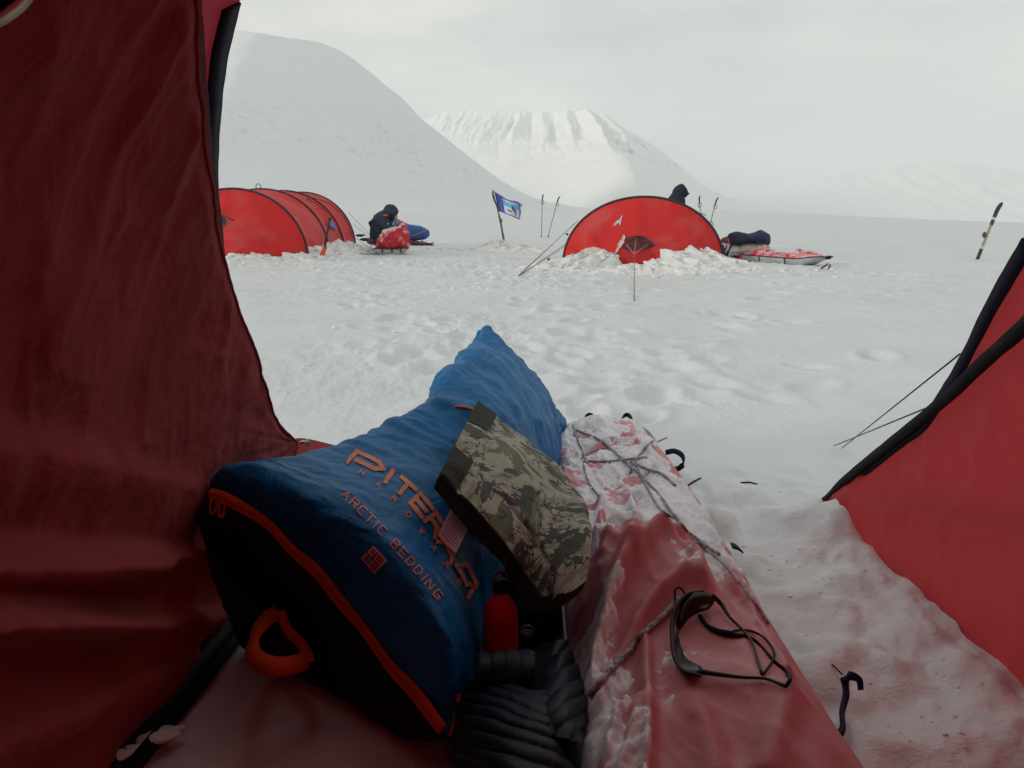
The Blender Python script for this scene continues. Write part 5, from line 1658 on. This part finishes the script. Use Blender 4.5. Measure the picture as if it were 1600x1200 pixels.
# kneeling person beside the sleds: bent over to the right
yk1 = 15.2
def K(px, py, dy=0): return Py(px, py, yk1 + dy)
p1 = thing('person', 'person in a dark navy hooded jacket kneeling and bending over the snowy red sled bundle', 'person', K(592, 381))
Vp = [K(593, 364), K(592, 351), K(597, 341), K(604, 336), K(610, 335), K(614, 334), K(617, 335),      # pelvis .. head
      K(597, 345, -.22), K(603, 357, -.28), K(617, 360, -.30), K(624, 360, -.30),                          # near arm
      K(596, 344, .20), K(606, 357, .24), K(619, 357, .20), K(626, 357, .18),                            # far arm
      K(593, 368, -.13), K(605, 377, -.17), K(591, 380, -.19), K(583, 380, -.19),                           # near leg, knee forward, shin back
      K(593, 368, .13), K(606, 377, .18), K(592, 380, .20), K(584, 380, .20)]
Ep = [(0, 1), (1, 2), (2, 3), (3, 4), (4, 5), (5, 6), (2, 7), (7, 8), (8, 9), (9, 10), (2, 11), (11, 12), (12, 13), (13, 14),
      (0, 15), (15, 16), (16, 17), (17, 18), (0, 19), (19, 20), (20, 21), (21, 22)]
Rp = [.17, .18, .19, .15, .13, .12, .10, .125, .085, .065, .045, .10, .085, .065, .045, .13, .095, .075, .06, .13, .095, .075, .06]
skin_person('body', Vp, Ep, Rp, M_JKT, p1)
def ellip_vf(c, r, tilt, seed, nz=.10):
    V, F = blob_vf((0, 0, 0), (1, 1, 1), seed, nz, 3)
    V = np.array(V) * np.array(r); ct, st_ = math.cos(tilt), math.sin(tilt)
    return np.stack([V[:, 0] * ct - V[:, 2] * st_, V[:, 1], V[:, 0] * st_ + V[:, 2] * ct], 1) + np.array(c), F
def hood_vf(c, r, tilt, seed):
    V, F = blob_vf((0, 0, 0), (1, 1, 1), seed, .05, 3)
    V = np.array(V)
    V[:, 0] = np.where(V[:, 0] > .45, .45 + (V[:, 0] - .45) * .35, V[:, 0])
    V = V * np.array(r)
    ct, st_ = math.cos(tilt), math.sin(tilt)
    V = np.stack([V[:, 0] * ct - V[:, 2] * st_, V[:, 1], V[:, 0] * st_ + V[:, 2] * ct], 1) + np.array(c)
    return V, F
mk('jacket_back', *ellip_vf(K(595.5, 356), (.215, .26, .345), -.28, 402), M_JKT, p1)
mk('hood', *hood_vf(K(611, 332), (.165, .16, .150), -.95, 400), M_JKT, p1)
mk('face', *blob_vf(K(617, 339.5), (.055, .075, .065), 6, .08, 3), M_SKIN, p1)
mk('hood_trim', *tube_vf([K(616.5, 338.5) + np.array([.05 * math.sin(t), .10 * math.cos(t), .085 * math.sin(t) - .01]) for t in np.linspace(0, 2 * math.pi, 22)], .016, 6), M_JKT, p1)
mk('shoulder_patch', *blob_vf(K(602.5, 336.8, -.215), (.055, .03, .022), 8, .3, 2), plain('patch_red', (.75, .05, .05), .6), p1)
mk('chest_logo', *blob_vf(K(606, 350, -.30), (.022, .02, .020), 9, .3, 2), plain('logo_grey', (.25, .30, .38), .6), p1)
mk('boot', *blob_vf(K(579.5, 377, -.19), (.09, .07, .055), 12, .12, 2), plain('boot_maroon', (.12, .04, .055), .7), p1)
mk('boot', *blob_vf(K(580, 378, .20), (.09, .07, .055), 13, .12, 2), plain('boot_maroon2', (.12, .04, .055), .7), p1)
for c in (K(626, 360.5, -.30), K(628, 357.5, .18)):
    mk('glove', *blob_vf(c, (.06, .045, .045), 15, .15, 2), M_SLEEVE, p1)
# person behind the centre tent, facing right
yk2 = 17.6
def Q(px, py, dy=0): return Py(px, py, yk2 + dy)
zg = float(base(*G(1055, 385)[:2]))
p2 = thing('person', 'hooded person in black standing bowed behind the centre tent, facing right', 'person', (Q(1050, 380)[0], yk2, float(base(Q(1050, 380)[0], yk2))))
gb = float(base(Q(1050, 380)[0], yk2))
def Qz(px, z, dy=0):
    p = Q(px, 350, dy); return np.array([p[0], p[1], z])
Vq = [Qz(1046, gb + .78), Qz(1049, gb + .93), Q(1053, 327), Q(1055, 316), Q(1059, 308), Q(1065, 301), Q(1069, 298),
      Q(1052, 325, -.20), Q(1060, 342, -.26), Q(1073, 352, -.28), Q(1079, 353, -.28),
      Q(1052, 325, .20), Q(1061, 342, .24), Q(1073, 350, .24), Q(1079, 350, .24),
      Qz(1045, gb + .72, -.12), Qz(1050, gb + .42, -.15), Qz(1045, gb + .10, -.16), Qz(1051, gb + .04, -.16),
      Qz(1045, gb + .72, .12), Qz(1051, gb + .42, .15), Qz(1047, gb + .10, .16), Qz(1053, gb + .04, .16)]
Rq = [.16, .17, .18, .16, .14, .14, .11, .10, .085, .065, .045, .10, .085, .065, .045, .13, .10, .075, .06, .13, .10, .075, .06]
M_JK2 = cloth('jacket_charcoal', (.020, .028, .040), .7, .15, wr=.5, wscale=6, wdist=.03, weave=False)
skin_person('body', Vq, Ep, Rq, M_JK2, p2)
mk('jacket_back', *ellip_vf(Q(1054.5, 322), (.215, .24, .34), -.25, 412), M_JK2, p2)
mk('hood', *hood_vf(Q(1064, 299.5), (.215, .17, .165), .55, 410), M_JK2, p2)
mk('face', *blob_vf(Q(1071.5, 302.5), (.05, .075, .075), 16, .08, 3), M_FACE, p2)
mk('goggles', *blob_vf(Q(1074.5, 302.6), (.040, .08, .028), 17, .06, 3), M_FACE, p2)
mk('shoulder_patch', *blob_vf(Q(1047.5, 304, -.10), (.020, .02, .022), 18, .1, 2), M_FLW, p2)

# --- sleds of the camp
M_HULL2 = plain('hull_grey_far', (.42, .44, .45), .5, var=.15, sc=4)
M_COV2 = cloth('cover_red_far', (.55, .04, .05), .6, .12, wr=.5, wscale=6, wdist=.03, dust=.55, dustscale=7, weave=False, upward=True, dlo=.86, dmax=.7)
M_WCORD = plain('cord_white', (.62, .58, .60), .7)
def far_sled(label, a, b, wid, humps, seed, prow=True, name='covered_sled', cover=True):
    """a, b ground points of the two ends (b = bow)"""
    a, b = np.array(a, float), np.array(b, float)
    d = (b - a)[:2]; L_ = np.linalg.norm(d); d /= L_
    s = np.array([d[1], -d[0]])
    if s[1] > 0: s = -s                       # towards the viewer
    r = thing(name, label, 'sled', (a + b) / 2, None)
    n, m = 60, 25
    t = np.linspace(0, 1, n)[:, None]; u_ = np.linspace(-1, 1, m)[None]
    wv_ = wid / 2 * np.interp(t, [0, .06, .15, .8, .93, 1], [.45, .8, 1, .95, .65, .42])
    lift = .05 * sstep(.70, 1, t) * prow
    def pt(t_, uu_, z_): 
        return np.stack([a[0] + d[0] * L_ * t_ + s[0] * uu_, a[1] + d[1] * L_ * t_ + s[1] * uu_, a[2] + (b[2] - a[2]) * t_ + z_], -1)
    hullr = np.concatenate([pt(t + 0 * u_[:, :1], wv_ * k, kz + lift) for k, kz in ((-1.02, .115), (-1.0, .10), (-.9, .02), (-.55, -.02), (.55, -.02), (.9, .02), (1.0, .10), (1.02, .115))], 1)
    hullr[:, 2:6, 2] += (.10 * sstep(.70, 1, t)) * prow
    mk('hull', hullr, gfaces(n, 8), M_HULL2, r)
    rimp = np.concatenate([pt(t, wv_ * 1.02, .118 + lift)[:, 0], pt(t, -wv_ * 1.02, .118 + lift)[::-1, 0]])
    tube('hull_rim', rimp, .010, M_SLEEVE, r)
    for tt_ in (.3, .62):
        q_ = [pt(np.array([[tt_]]), np.array([[wid / 2 * k]]), kz)[0, 0] for k, kz in ((1.04, .12), (1.03, .08), (.94, .0))]
        tube('hull_strap', q_, .008, M_SLEEVE, r, k=4)
    if cover:
        hz = .11 + lift * .9 + 0 * u_
        for (tc0, w0, h0) in humps:
            hz = hz + h0 * np.exp(-((t - tc0) / w0) ** 2) * (1 - np.abs(u_) ** 2.4)
        hz = hz + .025 * (1 - np.abs(u_) ** 2) + .022 * fbm(t * 9 + 0 * u_, u_ * 2 + 0 * t, 0, 4, seed) * (1 - np.abs(u_) ** 4)
        cv = pt(t + 0 * u_, wv_ * u_ * .99, hz)
        mk('cover', cv, gfaces(n, m), M_COV2, r)
        for i, (i0, i1, j0, j1) in enumerate(((8, 20, 3, 21), (20, 32, 21, 3), (32, 44, 3, 21), (8, 22, 21, 4), (22, 36, 4, 21), (40, 52, 21, 4))):
            k = 14
            q_ = np.array([cv[int(round(i0 + (i1 - i0) * q / (k - 1))), int(round(j0 + (j1 - j0) * q / (k - 1)))] + np.array([0, 0, .015]) for q in range(k)])
            tube('lashing_cord', q_, .006, M_WCORD, r, k=5)
    return r, pt
g1, g2 = G(1176, 410), G(1298, 420)
sC, ptC = far_sled('low sled with lashed red cover and grey hull, lowest and rightmost of the sleds', g1 + np.array([0, .35, 0]), g2 + np.array([.0, .12, .0]), .44,
                   [(.20, .07, .10), (.34, .14, .05), (.66, .10, .10), (.80, .07, .05)], 500)
for a, b in (((1297, 413), (1295, 421)), ((1294, 412), (1283, 420)), ((1295, 421), (1300, 426)), ((1299, 426), (1317, 427)), ((1311, 425), (1318, 422)), ((1299, 425), (1318, 430)), ((1303, 429), (1312, 429))):
    y0_ = g2[1] - .15
    tube('tow_bar', [Py(*a, y0_), Py(*b, y0_)], .013, M_SLEEVE, sC, k=5)
# loaded sled behind it
yB = G(1160, 408)[1] + .7
def Bp(px, py, dy=0): return Py(px, py, yB + dy)
sB = thing('loaded_sled', 'sled stacked high with a frosty frame, standing right behind the centre tent', 'sled', Bp(1150, 410))
V, F = box_vf(Bp(1135, 399), (.55, .34, .10)); mk('hull', V, F, M_HULL2, sB)
for k, (a, b) in enumerate((((1124, 396), (1131, 384)), ((1129, 401), (1136, 383)), ((1135, 404), (1142, 383)), ((1131, 403), (1144, 383)))):
    tube('frame_bar', [Bp(*a, -.2), Bp(*b, -.2)], .012, M_SLEEVE, sB, k=5)
tube('tow_loop', cr1(np.array([Bp(1124, 390), Bp(1118, 391), Bp(1114, 394), Bp(1118, 397), Bp(1126, 395)]), 20), .016, M_SLEEVE, sB, k=6)
mk('sled_load', *blob_vf(Bp(1138, 390), (.26, .22, .12), 21, .2, 3), snowmat('load_frost', (.58, .57, .57), .4), sB)
mk('load_straps', *blob_vf(Bp(1147, 399), (.14, .2, .06), 23, .3, 3), M_SLEEVE, sB)
def sack(name, label, cat, rows, mat, seed, thick=.22, grp=None, parent=None, puff=1.0, yy=None, n=40, m=36, amp=.02):
    """closed soft bag from outline columns: rows = list of (px, py_top, py_bottom)"""
    y0_ = yy
    P = cr1(np.array(rows, float), n)
    ph = np.linspace(0, 2 * math.pi, m, endpoint=False)
    V = np.zeros((n, m, 3))
    for i, (px, pt_, pb_) in enumerate(P):
        t_ = i / (n - 1); th_ = thick * (math.sin(math.pi * min(max(t_, .02), .98)) ** .45)
        a_, b_ = Py(px, pt_, y0_), Py(px, pb_, y0_)
        c = (a_ + b_) / 2; hz = (a_[2] - b_[2]) / 2
        V[i, :, 0] = c[0]; V[i, :, 1] = c[1] + th_ * np.cos(ph)
        V[i, :, 2] = c[2] + hz * np.sign(np.sin(ph)) * np.abs(np.sin(ph)) ** .75
    nn = gnormals(V, True)
    cen = V.mean((0, 1))
    if (nn * (V - cen)).sum() < 0: nn = -nn
    V = V + nn * (amp * fbm(V[..., 0] / .13, V[..., 1] / .15, V[..., 2] / .13, 4, seed))[..., None]
    F = [tuple(f) for f in gfaces(n, m, True)] + [tuple(range(m))[::-1], tuple((n - 1) * m + j for j in range(m))]
    if parent is not None: return mk(name, V.reshape(-1, 3), F, mat, parent)
    r = thing(name, label, cat, (V[..., 0].mean(), y0_, V[..., 2].min()), grp)
    mk(name + '_body', V.reshape(-1, 3), F, mat, r)
    return r
M_DUF = cloth('duffel_navy', (.030, .045, .085), .7, .12, wr=.4, wscale=7, wdist=.02, weave=False)
M_CREAM = cloth('sack_cream', (.50, .47, .40), .75, .10, wr=.5, wscale=6, wdist=.03, weave=False)
M_RBOX = cloth('bag_red', (.62, .035, .07), .6, .08, wr=.3, wscale=6, weave=False)
M_MAR = cloth('sack_maroon', (.20, .04, .055), .7, .2, weave=False, dust=.4, dustscale=8)
df = sack('duffel_bag', 'navy duffel bag lying on top of the cream sack behind the centre tent', 'duffel bag',
          [(1139, 368, 376), (1142, 363.5, 382), (1150, 361.5, 383), (1158, 363, 382), (1168, 366, 380), (1176, 363.5, 380), (1186, 360, 381), (1194, 361.5, 382), (1199, 367, 382), (1201, 373, 380)], M_DUF, 520, .24, yy=yB - .05)
tube('hanging_strap', cr1(np.array([Bp(1181, 377, -.3), Bp(1183, 384, -.3), Bp(1186, 388, -.3), Bp(1188.5, 384, -.3), Bp(1184, 378, -.3)]), 18), .010, M_SLEEVE, df, k=5)
sack('supply_sack', 'cream white supply sack under the navy duffel bag', 'sack', [(1141, 390, 396), (1148, 385, 398), (1158, 379, 398), (1172, 378, 398), (1188, 379.5, 397), (1198, 383, 396), (1200, 388, 395)], M_CREAM, 530, .26, yy=yB)
sack('storage_bag', 'bright red bag under the cream sack, left of the low lashed sled', 'bag', [(1151, 399, 409), (1153, 397.5, 411.5), (1162, 397, 412), (1172, 397, 412), (1184, 397, 408), (1188, 398, 406)], M_RBOX, 540, .22, yy=yB - .12, amp=.008)
sack('small_sack', 'small maroon and white frosted sack left of the navy duffel', 'sack', [(1126, 378, 382), (1129, 374, 384), (1135, 371, 383), (1140, 372, 382), (1142, 375, 381)], M_MAR, 550, .14, yy=yB + .05)
# sleds beside the kneeling person
yA = G(610, 397)[1]
ga, gb2 = G(592, 393) + np.array([0, .25, 0]), G(633, 393) + np.array([0, -.0, 0])
sA = thing('small_sled', 'short grey hulled sled under the snowy red bundle beside the kneeling person', 'sled', (ga + gb2) / 2)
def Ap(px, py, dy=0): return Py(px, py, yA + dy)
hv_ = []
for (px, t_, b_) in ((586.5, 388, 392), (589, 387, 395), (596, 387.5, 397), (606, 388, 397), (614, 388, 396.5), (622, 388, 399), (628, 387.5, 397.5), (634, 386.5, 392), (637, 387, 389)):
    A_, B_ = Ap(px, t_), Ap(px, b_)
    hv_.append([A_ + np.array([0, -.20, 0]), B_ + np.array([0, -.16, 0]), B_ + np.array([0, .16, 0]), A_ + np.array([0, .20, 0])])
hv_ = cr1(np.array(hv_), 40)
mk('hull', hv_, gfaces(40, 4, True), M_HULL2, sA)
tube('hull_rim', hv_[:, 0], .012, M_SLEEVE, sA)
for px in (597, 612, 626):
    tube('hull_strap', [Ap(px, 387.5, -.215), Ap(px + .5, 395, -.19)], .012, M_SLEEVE, sA, k=4)
tube('tow_line', cr1(np.array([Ap(587, 391, -.1), Ap(582, 389, -.1), Ap(579, 385, -.1), Ap(583, 382, -.1)]), 16), .006, M_SLEEVE, sA, k=5)
tube('tow_line', [Ap(588, 396, -.2), Ap(576, 397, -.2), Ap(562, 396.5, -.2)], .007, M_SLEEVE, sA, k=5)
M_BUN = cloth('bundle_red', (.55, .035, .05), .6, .14, wr=.6, wscale=9, wdist=.03, dust=.62, dustscale=9, weave=False, upward=True, dlo=.82, dmax=.75)
sack('cover_bundle', 'crumpled red sled cover heaped up and streaked with snow in front of the kneeling person', 'bundle',
     [(588, 384, 388), (592, 375, 389), (598, 363, 389), (606, 358, 389), (614, 356.5, 389), (622, 353, 389), (628, 349, 388), (634, 351, 388), (636.5, 360, 387), (637, 375, 386)], M_BUN, 560, .20, yy=yA - .02, amp=.045, n=60, m=50)
M_BLS = cloth('sack_blue', (.035, .12, .36), .55, .1, wr=.4, wscale=6, wdist=.02, weave=False)
yS = G(655, 383)[1]
bs = sack('bedding_bag', 'small far blue bag with orange seam lying right of the kneeling person', 'bag',
          [(615, 342, 356), (620, 341, 362), (628, 345, 370), (638, 350, 376), (648, 351.5, 376), (658, 353, 375), (666, 357, 373), (671, 361, 369)], M_BLS, 570, .22, yy=yS, amp=.012)
tube('orange_seam', cr1(np.array([Py(636, 367.5, yS - .24), Py(646, 368, yS - .245), (Py(656, 364, yS - .24)), Py(667, 359.5, yS - .17)]), 20), .012, M_ORANGE, bs, k=5)
mk('orange_patch', *blob_vf(Py(626, 348.5, yS - .20), (.09, .05, .05), 24, .25, 2), plain('orange_far', (.55, .13, .05), .6), bs)
mk('cyan_panel', *blob_vf(Py(619, 347, yS - .18), (.07, .06, .10), 25, .2, 2), plain('cyan_far', (.08, .26, .45), .6), bs)
sD = thing('small_sled', 'dark low sled under the blue bedding bag, right of the kneeling person', 'sled', G(655, 383))
hv_ = []
for (px, t_, b_) in ((636, 377, 382), (642, 376, 384), (652, 377, 384), (662, 378, 384), (670, 380, 383.5), (675, 380, 382)):
    A_, B_ = Py(px, t_, yS - .1), Py(px, b_, yS - .1)
    hv_.append([A_ + np.array([0, -.18, 0]), B_ + np.array([0, -.14, 0]), B_ + np.array([0, .14, 0]), A_ + np.array([0, .18, 0])])
mk('hull', cr1(np.array(hv_), 30), gfaces(30, 4, True), M_MAR, sD)
for a, b in (((664, 381), (678, 383.5)), ((668, 383), (678, 379)), ((644, 381), (662, 382)), ((661, 371), (659, 378))):
    tube('tow_bar', [Py(*a, yS - .3), Py(*b, yS - .3)], .014, M_SLEEVE, sD, k=5)
# --- shovel standing before the left tent
ysv = G(506, 408)[1] + .25
sh = thing('snow_shovel', 'shovel with a black shaft and orange red blade planted edge on before the left tent', 'shovel', Py(504, 408, ysv))
tube('shaft', [Py(515.5, 341, ysv), Py(507, 388, ysv)], .019, M_SLEEVE, sh, k=8)
mk('grip', *tube_vf([Py(513.5, 343, ysv), Py(517.5, 340.5, ysv)], .024, 8), M_SLEEVE, sh)
bl_ = []
for (px, py, w0) in ((507, 386, .020), (504.5, 392, .026), (502.5, 399, .032), (503.5, 403.5, .034), (508, 407.5, .022)):
    c = Py(px, py, ysv)
    bl_.append([c + np.array([-w0, -.01, 0]), c + np.array([0, -.03, 0]), c + np.array([w0, -.01, 0]), c + np.array([w0, .14, 0]), c + np.array([-w0, .14, 0])])
bl_ = cr1(np.array(bl_), 20)
V = bl_.reshape(-1, 3)
mk('blade', V, [tuple(f) for f in gfaces(20, 5, True)] + [(4, 3, 2, 1, 0), (95, 96, 97, 98, 99)], plain('blade_orange', (.75, .09, .04), .45), sh)
